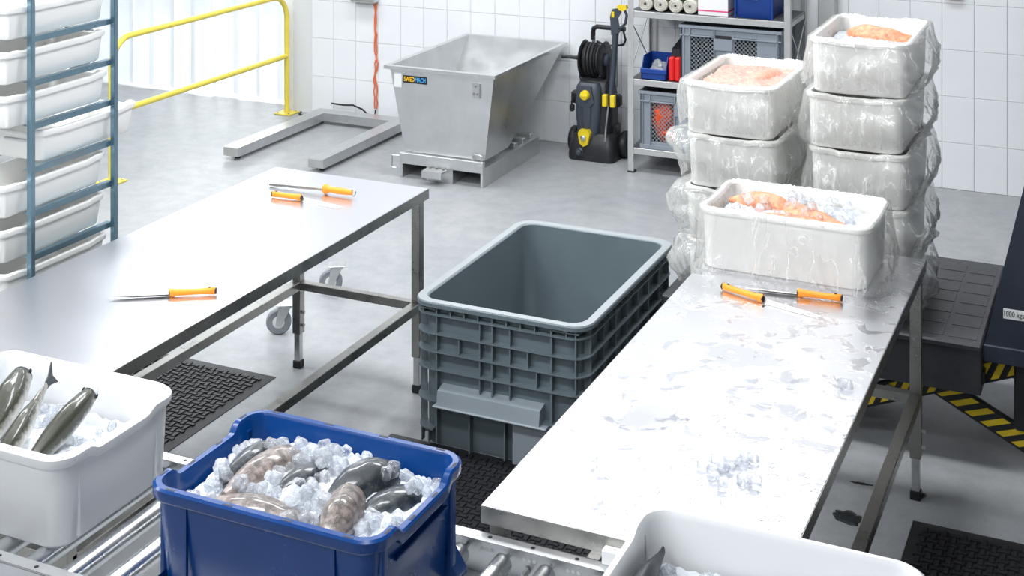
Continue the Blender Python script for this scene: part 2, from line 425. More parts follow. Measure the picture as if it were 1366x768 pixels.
def rr(w, d, r, z, ns=6, nc=5, fz=None):
    """rounded rectangle ring centred on 0,0; ns points along each side"""
    pts = []; hx, hy = w / 2, d / 2
    cs = [(hx - r, hy - r, 0), (-hx + r, hy - r, 90), (-hx + r, -hy + r, 180), (hx - r, -hy + r, 270)]
    for i, (cx, cy, a) in enumerate(cs):
        pts += arc(cx, cy, r, a, a + 90, nc)
        nx, ny, na = cs[(i + 1) % 4]
        p = pts[-1]; q = (nx + r * math.cos(R(na)), ny + r * math.sin(R(na)))
        for k in range(1, ns): pts.append((p[0] + (q[0] - p[0]) * k / ns, p[1] + (q[1] - p[1]) * k / ns))
    return [(x, y, z + (fz(x, y) if fz else 0)) for x, y in pts]
def tub(w, d, h, t=0.008, r=0.04, taper=0.03, lip=0.012, liph=0.025, floor=0.012, fz=None, ns=6, nc=5, z0=0.0, soft=0.004):
    """open container: one closed skin, outside up, over the lip and down inside"""
    wb, db = w - 2 * lip - taper, d - 2 * lip - taper
    wt, dt = w - 2 * lip, d - 2 * lip
    g = G()
    L = [rr(wb - 0.012, db - 0.012, r * 0.8, z0, ns, nc), rr(wb, db, r * 0.85, z0 + 0.008, ns, nc),
         rr(wt, dt, r, z0 + h - liph, ns, nc, fz), rr(w - soft, d - soft, r + lip, z0 + h - liph, ns, nc, fz),
         rr(w, d, r + lip, z0 + h - liph + soft, ns, nc, fz), rr(w, d, r + lip, z0 + h - soft, ns, nc, fz),
         rr(w - 2 * soft, d - 2 * soft, r + lip, z0 + h, ns, nc, fz),
         rr(wt - 2 * t + soft, dt - 2 * t + soft, r, z0 + h, ns, nc, fz), rr(wt - 2 * t - soft, dt - 2 * t - soft, r * 0.9, z0 + h - soft * 1.5, ns, nc, fz),
         rr(wb - 2 * t, db - 2 * t, r * 0.8, z0 + floor + 0.01, ns, nc), rr(wb - 2 * t - 0.02, db - 2 * t - 0.02, r * 0.7, z0 + floor, ns, nc)]
    g.loft(L)
    return g
def notch(axis, half0, half1, depth):
    """rim dip on the two ends across the given axis"""
    def f(x, y):
        a, b = (y, x) if axis == 'x' else (x, y)
        q = abs(a)
        lim = notch_lim[0]
        if abs(b) < lim: return 0
        if q < half0: return -depth
        if q > half1: return 0
        k = (q - half0) / (half1 - half0)
        return -depth * (1 - k * k * (3 - 2 * k))
    return f
notch_lim = [0.2]
def text_obj(body, size, material, parent, loc, rot, name='lettering', bold=0.0, width=None):
    cu = bpy.data.curves.new(name, 'FONT'); cu.body = body; cu.size = size; cu.extrude = 0.0004; cu.offset = bold
    cu.align_x = 'CENTER'; cu.align_y = 'CENTER'; cu.resolution_u = 3
    t = bpy.data.objects.new(name + '_tmp', cu); C.objects.link(t)
    dg = bpy.context.evaluated_depsgraph_get(); dg.update()
    me = bpy.data.meshes.new_from_object(t.evaluated_get(dg))
    bpy.data.objects.remove(t); bpy.data.curves.remove(cu)
    if width:
        xs = [v.co.x for v in me.vertices]; k = width / (max(xs) - min(xs)); c = (max(xs) + min(xs)) / 2
        for v in me.vertices: v.co.x = (v.co.x - c) * k
    me.name = name; me.materials.clear(); me.materials.append(M[material])
    return mobj(name, me, parent, loc, rot)
def fz_noise(p, s=1.0): return noise.noise(Vector(p) * s)

# ================================================================== THE SETTING
WY = 9.64
g = G().box(-13, 4, -5, 9.66, -0.12, 0); g.box(-13, -6.1, 9.66, 15, -0.12, 0)
struct(g.obj('floor', 'floor'))
wall = struct(G().box(-6.40, 2.6, WY + 0.002, WY + 0.22, 0, 4.0).obj('wall_back', 'wall_far'))
mp = [n for n in M['wall_far'].node_tree.nodes if n.type == 'MAPPING'][0]
mp.inputs['Location'].default_value = (1.023, 0, 0)
tile_me = G().box(-0.1019, 0.1019, -0.008, 0, -0.1532, 0.1532, 0.0018).mesh('tile', 'tile')
grout = G().box(-6.40, 2.5, WY - 0.004, WY + 0.001, 0, 5 * 0.309).obj('grout', 'grout', wall)
for i in range(-26, 17):
    x = -1.023 + 0.2065 * (i + 0.5)
    if x - 0.1 < -6.38 or x > 1.2: continue
    for j in range(5):
        mobj('tile', tile_me, wall, (x, WY - 0.003, 0.309 * (j + 0.5)))
x0 = -6.40; x1 = -1.023 - 0.2065 * 26 + 0.0
struct(G().box(-6.42, -6.372, WY - 0.018, WY + 0.23, 0, 4.0, 0.004).obj('trim_1', 'white_wall'))
struct(G().box(-6.36, 2.5, WY - 0.006, WY - 0.002, 0.0, 0.006).obj('baseboard_back', 'grout'))
struct(G().box(-13, 4, -5, 9.9, 4.0, 4.1).obj('ceiling', 'ceiling'))
struct(G().box(-12, -6.42, WY + 0.02, WY + 0.22, 3.0, 4.0).obj('wall_lintel', 'white_wall'))
struct(G().box(-13, -5.6, 14.2, 14.35, 0, 4.0).obj('wall_bay', 'white_wall'))

# ------------------------------------------------------------------ strip curtain
sc = thing('strip_curtain', 'clear plastic strip curtain hanging in bright doorway behind yellow guard rail', 'curtain', (-8.2, 9.83, 0))
sme = []
for v in range(3):
    rings = []
    for z in (0.02, 0.8, 1.6, 2.4, 3.0):
        row = []
        for k in range(9):
            a = -1 + 2 * k / 8
            row.append((a * 0.135, 0.012 * (1 - a * a) * (1 if v != 1 else -1) + 0.01 * fz_noise((v * 7, z * 0.7, a)), z))
        rings.append(row + [(x, y + 0.003, z) for x, y, z in row[::-1]])
    sme.append(G().loft(rings).mesh('strip', 'strip'))
for k in range(17):
    mobj('strip', sme[k % 3], sc, (1.68 - k * 0.225, 0.012 * (k % 2), random.uniform(0, 0.02)))
G().box(-2.2, 1.75, 0.02, 0.05, 2.93, 3.02, 0.004).obj('hanging_rail', 'zinc', sc)

# ------------------------------------------------------------------ yellow guard rail
t = thing('guard_rail', 'yellow tubular guard rail bolted to floor beside doorway', 'guard rail', (-6.365, 8.48, 0))
a = 1.055; hz = 0.965; r = 0.19
path = [(0, -a, 0.01), (0, -a, hz - r)] + [(0, -a + r + r * math.cos(R(q)), hz - r + r * math.sin(R(q))) for q in range(170, 89, -10)]
path += [(0, a - r + r * math.cos(R(q)), hz - r + r * math.sin(R(q))) for q in range(90, 9, -10)] + [(0, a, hz - r), (0, a, 0.01)]
G().tube(path, 0.021, 12).obj('hoop', 'rail_yellow', t)
G().tube([(0, -a, 0.47), (0, a, 0.47)], 0.021, 12).obj('mid_rail', 'rail_yellow', t)
for sy in (-1, 1):
    p = G().box(-0.075, 0.075, sy * a - 0.075, sy * a + 0.075, 0, 0.012, 0.003).obj('foot_plate', 'rail_yellow', t)
    gb = G()
    for bx in (-0.052, 0.052):
        for by in (-0.052, 0.052): gb.lathe([(0.009, 0.011), (0.009, 0.017), (0.006, 0.02)], 6, Matrix.Translation((bx, sy * a + by, 0)))
    gb.obj('bolts', 'zinc', p)

# ------------------------------------------------------------------ tray rack with trays
t = thing('tray_rack', 'blue-tinted steel tray rack with white trays behind left work table', 'rack', (-4.17, 4.44, 0))
PX, PY = 0.17, 0.243
for sx in (-1, 1):
    for sy in (-1, 1):
        p = G().box(sx * PX - 0.0125, sx * PX + 0.0125, sy * PY - 0.0125, sy * PY + 0.0125, 0.1, 2.05, 0.003).obj('post', 'rack', t)
        c = G().lathe([(0.05, -0.015), (0.05, 0.015)], 16, Matrix.Translation((sx * PX, sy * PY, 0.069)) @ Matrix.Rotation(R(90), 4, 'Y')).obj('castor_wheel', 'wheel', t)
        G().box(sx * PX - 0.02, sx * PX + 0.02, sy * PY - 0.02, sy * PY + 0.02, 0.09, 0.125, 0.003).obj('castor_fork', 'zinc', c)
LEV = [1.893 - 0.1732 * k for k in range(10)]
for z in LEV:
    for sx in (-1, 1):
        gg = G().box(sx * (PX - 0.014) - 0.003, sx * (PX - 0.014) + 0.003, -PY, PY, z - 0.022, z, 0)
        gg.box(min(sx * (PX - 0.014), sx * (PX - 0.04)), max(sx * (PX - 0.014), sx * (PX - 0.04)), -PY, PY, z - 0.004, z, 0)
        gg.obj('runner', 'rack', t)
for z in (0.14, 2.03):
    for sy in (-1, 1): G().box(-PX, PX, sy * PY - 0.01, sy * PY + 0.01, z - 0.012, z + 0.012, 0.002).obj('cross_bar', 'rack', t)
TW, TL, TH = 0.30, 0.585, 0.13
def tray_fz(x, y):
    q = abs(x) if abs(y) > TL / 2 - 0.06 else 9
    d = 0.016 * max(0, min(1, (0.10 - q) / 0.02))
    if abs(x) > TW / 2 - 0.05: d = max(d, 0.007 * max(0, min(1, (TL / 2 - 0.07 - abs(y)) / 0.02)))
    return -d
tray0 = None
names = ['cut off by the top edge', 'second from the top', 'third from the top', 'pushed out past the rear post', 'just below the pushed-out one', 'second below the pushed-out one', 'lowest in view at the table edge']
for k in range(7):
    z = LEV[k + 1] + 0.001; dy = 0.20 if k == 3 else random.uniform(-0.01, 0.012)
    lab = 'white plastic tray in blue steel rack, ' + names[k]
    if tray0 is None:
        tray0 = thing('fish_tray', lab, 'tray', (-4.17, 4.372 + dy, z), 0, 'white trays in the rack')
        tub(TW, TL, TH, 0.006, 0.02, 0.022, 0.012, 0.024, 0.01, tray_fz, 14).obj('body', 'white', tray0)
        for sy in (-1, 1): G().box(-0.06, 0.06, sy * 0.284 - 0.006, sy * 0.284 + 0.006, 0.075, 0.085, 0.003).obj('handle_lip', 'white_cool', tray0)
    else:
        dup(tray0, (-4.17, 4.372 + dy, z), random.uniform(-0.01, 0.01), lab)

t = thing('grey_bin', 'blue-grey bin standing by the strip curtain behind the tray rack', 'bin', (-8.72, 9.45, 0))
tub(0.46, 0.5, 0.5, 0.008, 0.03, 0.05, 0.015, 0.03).obj('body', 'grey', t)
for sy in (-1, 1): G().box(-0.1, 0.1, sy * 0.25 - 0.006, sy * 0.25 + 0.006, 0.36, 0.4, 0.003).obj('grip', 'grey_light', t)

# ------------------------------------------------------------------ pallet scale (U frame)
t = thing('pallet_scale', 'U-shaped grey steel pallet scale lying on floor by the wall', 'scale', (-5.6, 8.85, 0))
gg = G().prism([(-0.415, -0.64), (-0.295, -0.64), (-0.295, 0.50), (0.30, 0.50), (0.30, -0.64), (0.42, -0.64), (0.42, 0.63), (-0.415, 0.63)], 0.028, 0.092, 'xy')
b = gg.obj('frame', 'alu', t)
for x in (-0.355, 0.36): G().box(x - 0.061, x + 0.061, -0.648, -0.639, 0.03, 0.09, 0.003).obj('end_cap', 'shelf', t)
for x in (-0.355, 0.36):
    for y in (-0.56, 0.55): G().lathe([(0.022, 0), (0.022, 0.01), (0.008, 0.012), (0.008, 0.03)], 12, Matrix.Translation((x, y, 0))).obj('foot', 'black', t)

# ------------------------------------------------------------------ orange cord and cables at the wall
def wob(p, s, a, sd=0): return [(x + a * fz_noise((i * s, sd, 1)), y + 0.3 * a * fz_noise((i * s, sd, 5)), z) for i, (x, y, z) in enumerate(p)]
pts = [(-5.575, WY - 0.02, 1.0 - 0.045 * k) for k in range(21)]
o = G().tube(wob(pts, 0.45, 0.03), 0.007, 8).obj('power_cord', 'cord')
tag(o, 'orange power cord hanging down the tiled wall', 'cord', 'orange wall cords')
o = G().tube(wob([(x - 0.012, y - 0.004, z) for x, y, z in pts], 0.5, 0.035, 9), 0.005, 8).obj('thin_cord', 'cord')
tag(o, 'thin orange cord twisted beside the power cord on tiled wall', 'cord', 'orange wall cords')
o = G().tube([(-5.575, WY - 0.03, 0.09), (-5.57, WY - 0.07, 0.02), (-5.66, WY - 0.09, 0.1), (-5.76, WY - 0.07, 0.12), (-5.85, WY - 0.06, 0.11), (-5.96, WY - 0.07, 0.115)], 0.007, 8).obj('floor_cable', 'black')
tag(o, 'dark cable lying along wall behind the pallet scale', 'cable')
o = G().tube([(-6.27, WY - 0.04, 0.007), (-6.25, WY - 0.10, 0.007), (-6.18, WY - 0.15, 0.012), (-6.1, WY - 0.13, 0.02), (-6.02, WY - 0.13, 0.03)], 0.007, 8).obj('scale_cable', 'black')
tag(o, 'short black cable near the foot of the guard rail', 'cable')
t = thing('junction_box', 'grey box high on tiled wall where the cord begins', 'box', (-5.66, WY - 0.012, 0.95))
G().box(-0.11, 0.11, -0.09, 0.0, 0, 0.16, 0.008).obj('housing', 'alu', t); G().box(-0.09, 0.09, -0.096, -0.088, 0.02, 0.14, 0.004).obj('cover', 'shelf', t)

# ------------------------------------------------------------------ tipping hopper
t = thing('tipping_hopper', 'large stainless steel tipping hopper on forklift base by the wall', 'hopper', (-4.335, 8.36, 0))
def ring4(x0, x1, y0, y1, z): return [(x0, y0, z), (x1, y0, z), (x1, y1, z), (x0, y1, z)]
L = [ring4(-0.295, 0.315, 0.02, 0.40, 0.175), ring4(-0.385, 0.40, -0.02, 1.19, 0.735), ring4(-0.42, 0.425, -0.055, 1.225, 0.745),
     ring4(-0.42, 0.425, -0.055, 1.225, 0.768), ring4(-0.38, 0.395, -0.015, 1.185, 0.768), ring4(-0.29, 0.31, 0.025, 0.395, 0.185)]
G().loft(L).obj('bucket', 'hopper', t, 20)
gs = G(); gs.box(-0.345, -0.165, -0.022, -0.0185, 0.625, 0.675)
Mt = Matrix.Translation((0, 0, 0))
st = G().box(-0.285, -0.105, -0.0215, -0.0135, 0.655, 0.705).obj('sticker', 'ink', t)
text_obj('SWED', 0.043, 'ink_yellow', st, (-0.238, -0.0222, 0.68), (R(90), 0, 0), 'lettering', 0.0012, 0.082)
text_obj('MACH', 0.043, 'ink_blue', st, (-0.152, -0.0222, 0.68), (R(90), 0, 0), 'lettering', 0.0012, 0.082)
G().box(-0.355, -0.298, -0.0215, -0.0125, 0.62, 0.72).obj('data_plate', 'label', t)
pl = G().box(0.245, 0.30, -0.03, -0.008, 0.60, 0.70, 0.003).obj('latch_plate', 'zinc', t)
gb = G()
for x, z in ((0.258, 0.63), (0.285, 0.63), (0.272, 0.68)): gb.lathe([(0.008, 0), (0.008, 0.008)], 6, Matrix.Translation((x, -0.029, z)) @ Matrix.Rotation(R(90), 4, 'X'))
gb.obj('bolts', 'steel_dark', pl)
# base
G().box(-0.318, 0.318, -0.015, 0.02, 0.095, 0.17, 0.003).obj('front_beam', 'hopper', t)
for x in (-0.306, -0.01, 0.306):
    w = 0.008 if abs(x) > 0.1 else 0.10
    G().box(x - w, x + w, -0.012, 0.02 if w < 0.01 else 0.3, 0.001, 0.1, 0.001).obj('fork_pocket_wall', 'hopper', t)
G().box(0.296, 0.316, -0.01, 0.94, 0.0, 0.125, 0.002).obj('side_beam', 'hopper', t); G().box(0.235, 0.296, 0.02, 0.94, 0.105, 0.125, 0.002).obj('side_flange', 'hopper', t)
G().box(-0.316, -0.296, -0.01, 0.94, 0.0, 0.125, 0.002).obj('side_beam', 'hopper', t); G().box(-0.296, -0.235, 0.02, 0.94, 0.105, 0.125, 0.002).obj('side_flange', 'hopper', t)
G().box(-0.296, 0.296, 0.90, 0.94, 0.0, 0.10, 0.002).obj('rear_beam', 'hopper', t)
G().box(-0.296, 0.296, 0.1, 0.9, 0.10, 0.106).obj('deck', 'hopper', t)
G().box(-0.28, -0.02, 0.3, 0.9, 0.002, 0.09).obj('fork_pocket', 'liftblack', t); G().box(0.02, 0.28, 0.3, 0.9, 0.002, 0.09).obj('fork_pocket', 'liftblack', t)
lp = G().prism([(-0.02, 0.095), (-0.11, 0.095), (-0.115, 0.05), (-0.105, 0.05), (-0.10, 0.085), (-0.02, 0.085)], -0.095, 0.055, 'yz').obj('release_pedal', 'hopper', t)
gb = G()
for x in (-0.07, -0.02, 0.03): gb.lathe([(0.009, 0), (0.009, 0.008)], 6, Matrix.Translation((x, -0.035, 0.094)))
gb.obj('bolts', 'steel_dark', lp)
G().tube([(-0.315, 0.0, 0.145), (-0.375, -0.01, 0.145), (-0.38, -0.01, 0.14), (-0.38, -0.01, 0.065), (-0.37, -0.01, 0.06), (-0.34, -0.01, 0.06)], 0.006, 8).obj('pull_handle', 'zinc', t)
G().tube([(0.235, 0.0, 0.165), (0.235, 0.0, 0.205), (0.245, 0.0, 0.212), (0.29, 0.0, 0.212), (0.30, 0.0, 0.205), (0.30, 0.0, 0.165)], 0.006, 8).obj('lock_handle', 'zinc', t)
for k in range(3): G().box(0.17, 0.295, 0.55 + 0.14 * k, 0.60 + 0.14 * k, 0.125, 0.16, 0.004).obj('roller_bracket', 'hopper', t)

# ------------------------------------------------------------------ pressure washer
t = thing('pressure_washer', 'black and yellow upright pressure washer with hose reel by wall', 'pressure washer', (-3.6, 9.39, 0))
G().loft([rr(0.35, 0.30, 0.05, 0.0), rr(0.355, 0.305, 0.05, 0.03), rr(0.345, 0.29, 0.05, 0.11), rr(0.30, 0.24, 0.06, 0.17), rr(0.26, 0.2, 0.06, 0.19)]).obj('base', 'black', t)
G().loft([[(x, y + 0.02, z) for x, y, z in rr(w, d, 0.05, z)] for w, d, z in ((0.25, 0.22, 0.14), (0.26, 0.21, 0.3), (0.25, 0.2, 0.45), (0.22, 0.18, 0.54), (0.19, 0.15, 0.56))]).obj('motor_housing', 'black', t)
G().loft([[(x - 0.035, y - 0.07, z) for x, y, z in rr(w, d, min(w, d) * 0.42, z)] for w, d, z in ((0.10, 0.08, 0.12), (0.16, 0.11, 0.17), (0.19, 0.11, 0.3), (0.20, 0.11, 0.44), (0.185, 0.10, 0.52), (0.15, 0.07, 0.55))]).obj('front_cover', 'charcoal', t)
G().loft([[(x - 0.035, y - 0.112, z) for x, y, z in rr(w, d, min(w, d) * 0.42, z)] for w, d, z in ((0.05, 0.04, 0.22), (0.075, 0.05, 0.27), (0.08, 0.05, 0.38), (0.06, 0.04, 0.42))]).obj('front_panel', 'charcoal', t)
G().prism([(-0.105, 0.42), (-0.09, 0.53), (-0.0, 0.53), (0.025, 0.42), (-0.01, 0.38), (-0.08, 0.38)], -0.138, -0.11).obj('switch_panel', 'charcoal', t)
k = G().lathe([(0.036, 0), (0.036, 0.012), (0.03, 0.03), (0.02, 0.032)], 20, Matrix.Translation((-0.04, -0.137, 0.47)) @ Matrix.Rotation(R(90), 4, 'X')).obj('power_knob', 'yellow', t)
G().box(-0.068, -0.012, -0.176, -0.165, 0.462, 0.478, 0.003, ).obj('grip_bar', 'yellow', k)
o = G().prism([(-0.075, 0.13), (-0.085, 0.20), (-0.07, 0.225), (-0.01, 0.225), (0.005, 0.20), (-0.015, 0.12), (-0.045, 0.105)], -0.168, -0.11).obj('outlet_guard', 'yellow', t)
G().lathe([(0.02, 0), (0.02, 0.015), (0.009, 0.02)], 14, Matrix.Translation((-0.042, -0.167, 0.17)) @ Matrix.Rotation(R(90), 4, 'X')).obj('outlet', 'zinc', o)
G().lathe([(0.028, 0), (0.028, 0.02), (0.02, 0.025), (0.02, 0.05), (0.012, 0.055)], 16, Matrix.Translation((-0.075, -0.14, 0.065)) @ Matrix.Rotation(R(90), 4, 'X')).obj('water_inlet', 'charcoal', t)
for sx in (-1, 1):
    w = G().lathe([(0.05, -0.022), (0.088, -0.025), (0.095, -0.015), (0.095, 0.015), (0.088, 0.025), (0.05, 0.022)], 28, Matrix.Translation((sx * 0.195, 0.06, 0.095)) @ Matrix.Rotation(R(90), 4, 'Y')).obj('wheel', 'rubber', t)
    G().lathe([(0.052, -0.024), (0.045, -0.028), (0.015, -0.024), (0.015, 0.024), (0.045, 0.028), (0.052, 0.024)], 20, Matrix.Translation((sx * 0.195, 0.06, 0.095)) @ Matrix.Rotation(R(90), 4, 'Y')).obj('hub', 'charcoal', w)
    G().box(sx * 0.125 - 0.025, sx * 0.125 + 0.025, -0.02, 0.1, 0.12, 0.24, 0.015).obj('wheel_arch', 'black', t)
    G().box(sx * 0.155 - 0.035, sx * 0.155 + 0.035, -0.05, 0.02, 0.38, 0.47, 0.015).obj('cable_hook', 'black', t)
Rt = Matrix.Translation((-0.015, 0.0, 0.70)) @ Matrix.Rotation(R(90), 4, 'Y')
rl = G()
for z in (-0.085, 0.075): rl.lathe([(0.03, z - 0.006), (0.128, z - 0.006), (0.138, z), (0.128, z + 0.008), (0.03, z + 0.008)], 30, Rt)
rl.lathe([(0.06, -0.085), (0.06, 0.075)], 20, Rt)
rl = rl.obj('hose_reel', 'black', t)
hp = []
for k in range(0, 5 * 24):
    a = 2 * PI * k / 24; q = k / 24
    hp.append((-0.085 + 0.026 * q, 0.098 * math.cos(a), 0.70 + 0.098 * math.sin(a)))
G().tube(hp, 0.0135, 8).obj('hose', 'rubber', rl)
hp = [(-0.07 + 0.026 * k / 24, 0.118 * math.cos(2 * PI * k / 24 + 0.6), 0.70 + 0.112 * math.sin(2 * PI * k / 24 + 0.6)) for k in range(70)]
G().tube(hp, 0.0125, 8).obj('hose', 'rubber', rl)
G().lathe([(0.05, 0), (0.05, 0.03), (0.035, 0.04)], 20, Matrix.Translation((0.06, 0, 0.70)) @ Matrix.Rotation(R(90), 4, 'Y')).obj('reel_hub', 'charcoal', rl)
G().tube([(-0.10, 0, 0.70), (-0.125, -0.01, 0.705), (-0.135, -0.03, 0.71)], 0.018, 8).obj('crank', 'black', rl)
G().tube([(-0.13, -0.03, 0.708), (-0.2, -0.03, 0.708), (-0.265, -0.03, 0.708)], [0.015, 0.012, 0.015], 10).obj('crank_grip', 'black', rl)
G().box(-0.12, 0.10, -0.05, 0.05, 0.545, 0.575, 0.008).obj('reel_mount', 'black', t)
for x in (-0.12, 0.09): G().box(x - 0.012, x + 0.012, -0.03, 0.05, 0.56, 0.73, 0.005).obj('reel_arm', 'black', t)
G().tube([(-0.055, 0.07, 0.5), (-0.055, 0.07, 0.86)], 0.014, 10).obj('handle_stem', 'zinc', t)
G().tube([(0.12, 0.07, 0.5), (0.12, 0.07, 0.86)], 0.014, 10).obj('handle_stem', 'zinc', t)
G().tube([(-0.06, 0.07, 0.83), (-0.06, 0.07, 0.885), (-0.05, 0.06, 0.915), (-0.02, 0.05, 0.93), (0.10, 0.04, 0.93), (0.20, 0.04, 0.93)], 0.018, 10).obj('push_handle', 'black', t)
sg = G().tube([(0.135, -0.1, 0.40), (0.14, -0.09, 0.50), (0.148, -0.075, 0.62), (0.155, -0.06, 0.80), (0.16, -0.05, 0.92)], [0.014, 0.02, 0.022, 0.02, 0.024], 12).obj('spray_gun', 'charcoal', t)
G().prism([(0.135, 0.90), (0.125, 1.03), (0.14, 1.085), (0.185, 1.095), (0.20, 1.06), (0.175, 1.02), (0.19, 0.92)], -0.075, -0.035).obj('gun_body', 'charcoal', sg)
G().prism([(0.175, 1.085), (0.18, 1.118), (0.245, 1.12), (0.25, 1.095), (0.225, 1.075)], -0.072, -0.038).obj('trigger_lock', 'yellow', sg)
G().box(0.138, 0.158, -0.079, -0.074, 1.03, 1.07, 0.002).obj('gun_badge', 'yellow', sg)
G().tube([(0.225, -0.055, 1.09), (0.245, -0.055, 1.05), (0.235, -0.055, 0.99), (0.205, -0.055, 0.955), (0.175, -0.055, 0.95)], 0.011, 8).obj('trigger_guard', 'charcoal', sg)
G().tube([(0.125, -0.105, 0.405), (0.112, -0.12, 0.25), (0.105, -0.125, 0.12)], 0.007, 8).obj('lance', 'zinc', sg)
G().lathe([(0.016, 0), (0.018, 0.03), (0.01, 0.05)], 10, Matrix.Translation((0.105, -0.125, 0.1))).obj('nozzle', 'charcoal', sg)
for x in (0.105, 0.165): G().box(x - 0.017, x + 0.017, -0.14, -0.10, 0.40, 0.485, 0.005).obj('lance_clip', 'yellow', t)
G().tube([(-0.01, 0.02, 0.83), (0.06, -0.02, 0.815), (0.14, 0.0, 0.81), (0.21, -0.02, 0.83), (0.235, -0.05, 0.87), (0.215, -0.055, 0.95)], 0.008, 8).obj('gun_hose', 'rubber', t)
G().lathe([(0.012, 0), (0.02, 0.012), (0.02, 0.045), (0.01, 0.05)], 10, Matrix.Translation((-0.165, -0.08, 0.33))).obj('power_plug', 'black', t)
G().tube([(-0.155, -0.07, 0.43), (-0.168, -0.08, 0.40), (-0.165, -0.08, 0.36)], 0.007, 6).obj('power_cable', 'rubber', t)

# ------------------------------------------------------------------ shelving unit
SX0, SX1, SY0, SY1 = -3.264, -2.13, 9.11, 9.60
t = thing('shelving_unit', 'galvanised steel shelving unit against the tiled wall', 'shelf', ((SX0 + SX1) / 2, (SY0 + SY1) / 2, 0))
hw, hd = (SX1 - SX0) / 2, (SY1 - SY0) / 2
for sx in (-1, 1):
    for sy in (-1, 1):
        gg = G()
        gg.box(min(sx * hw, sx * (hw - 0.04)), max(sx * hw, sx * (hw - 0.04)), sy * hd - 0.0015, sy * hd + 0.0015, 0.005, 1.98)
        gg.box(sx * hw - 0.0015, sx * hw + 0.0015, min(sy * hd, sy * (hd - 0.04)), max(sy * hd, sy * (hd - 0.04)), 0.005, 1.98)
        p = gg.obj('post', 'shelf', t)
        G().box(min(sx * (hw + .004), sx * (hw - 0.045)), max(sx * (hw + .004), sx * (hw - 0.045)), min(sy * (hd + .004), sy * (hd - 0.045)), max(sy * (hd + .004), sy * (hd - 0.045)), 0, 0.012, 0.002).obj('post_foot', 'black', p)
for z in (0.172, 0.651, 1.122, 1.6, 1.96):
    s_ = G().box(-hw + 0.004, hw - 0.004, -hd + 0.004, hd - 0.004, z - 0.006, z).obj('shelf_deck', 'shelf_deck', t)
    e = G()
    for sy in (-1, 1): e.box(-hw + 0.002, hw - 0.002, sy * (hd - 0.006) - 0.004, sy * (hd - 0.006) + 0.004, z - 0.042, z + 0.001, 0.002)
    for sx in (-1, 1): e.box(sx * (hw - 0.008) - 0.004, sx * (hw - 0.008) + 0.004, -hd + 0.01, hd - 0.01, z - 0.042, z + 0.001, 0.002)
    e.obj('shelf_edge', 'shelf', s_)
for sx in (-1, 1):
    G().tube([(sx * (hw - 0.004), -hd + 0.02, 1.07), (sx * (hw - 0.004), hd - 0.02, 0.68)], 0.004, 6).obj('side_brace', 'zinc', t)
    G().tube([(sx * (hw - 0.004), hd - 0.02, 1.07), (sx * (hw - 0.004), -hd + 0.02, 0.68)], 0.004, 6).obj('side_brace', 'zinc', t)

def mesh_crate(loc, w, d, h, label, wins):
    c = thing('mesh_crate', label, 'crate', loc, 0, 'grey mesh crates on the shelving unit')
    # solid back, ends and bottom; front wall pierced by lattice windows
    b = G(); hx, hy = w / 2, d / 2; th = 0.012
    b.box(-hx, hx, hy - th, hy, 0, h, 0.003); b.box(-hx, -hx + th, -hy, hy, 0, h, 0.003); b.box(hx - th, hx, -hy, hy, 0, h, 0.003); b.box(-hx, hx, -hy, hy, 0, 0.012)
    b.obj('shell', 'greycrate', c)
    fr = G(); z0, z1 = 0.05, h - 0.065
    xs = [-hx] + [q for p in wins for q in p] + [hx]
    for k in range(0, len(xs), 2): fr.box(xs[k], xs[k + 1], -hy, -hy + th, 0, h, 0.002)
    for x0, x1 in wins:
        fr.box(x0, x1, -hy, -hy + th, 0, z0, 0.002); fr.box(x0, x1, -hy, -hy + th, z1, h, 0.002)
    f = fr.obj('front_wall', 'greycrate', c)
    rim = G(); rim.box(-hx - 0.012, hx + 0.012, -hy - 0.012, -hy + 0.006, h - 0.022, h, 0.003); rim.box(-hx - 0.012, hx + 0.012, hy - 0.006, hy + 0.012, h - 0.022, h, 0.003)
    rim.box(-hx - 0.012, -hx + 0.006, -hy, hy, h - 0.022, h, 0.003); rim.box(hx - 0.006, hx + 0.012, -hy, hy, h - 0.022, h, 0.003)
    for x in (-hx + 0.02, hx - 0.02, wins[0][0] - 0.006, wins[0][1] + 0.008): rim.box(x - 0.004, x + 0.004, -hy - 0.012, -hy, 0, h - 0.02, 0.001)
    rim.box(-hx - 0.006, hx + 0.006, -hy - 0.012, -hy, h - 0.075, h - 0.066, 0.001); rim.box(-hx, hx, -hy - 0.01, -hy, 0.0, 0.03, 0.002)
    rim.obj('rim', 'greycrate', c)
    for x0, x1 in wins:
        lat = G(); pw = x1 - x0; ph = z1 - z0; st = 0.0285
        for sgn in (1, -1):
            k = -ph
            while k < pw:
                # line x = x0 + k + s, z = z0 + s (or mirrored)
                s0 = max(0, -k); s1 = min(ph, pw - k)
                if s1 > s0 + 0.004:
                    A = (x0 + k + s0, z0 + s0); B = (x0 + k + s1, z0 + s1)
                    if sgn < 0: A = (x0 + x1 - A[0], A[1]); B = (x0 + x1 - B[0], B[1])
                    lat.tube([(A[0], -hy + 0.005, A[1]), (B[0], -hy + 0.005, B[1])], 0.0024, 4)
                k += st
        lat.obj('lattice', 'grey_light', f)
    return c
c = mesh_crate((-2.545, 9.345, 0.652), 0.69, 0.42, 0.40, 'grey mesh crate on the middle shelf behind the white boxes', [(-0.275, -0.115), (0.03, 0.185)])
G().box(-0.108, 0.022, -0.222, -0.206, 0.24, 0.33, 0.004).obj('handle_plate', 'greycrate', c); G().box(-0.10, 0.014, -0.2225, -0.2205, 0.322, 0.345).obj('handle_slot', 'black', c)
c = mesh_crate((-2.84, 9.345, 0.173), 0.69, 0.42, 0.40, 'grey mesh crate on lowest shelf with orange things inside', [(-0.265, -0.10), (0.045, 0.20)])
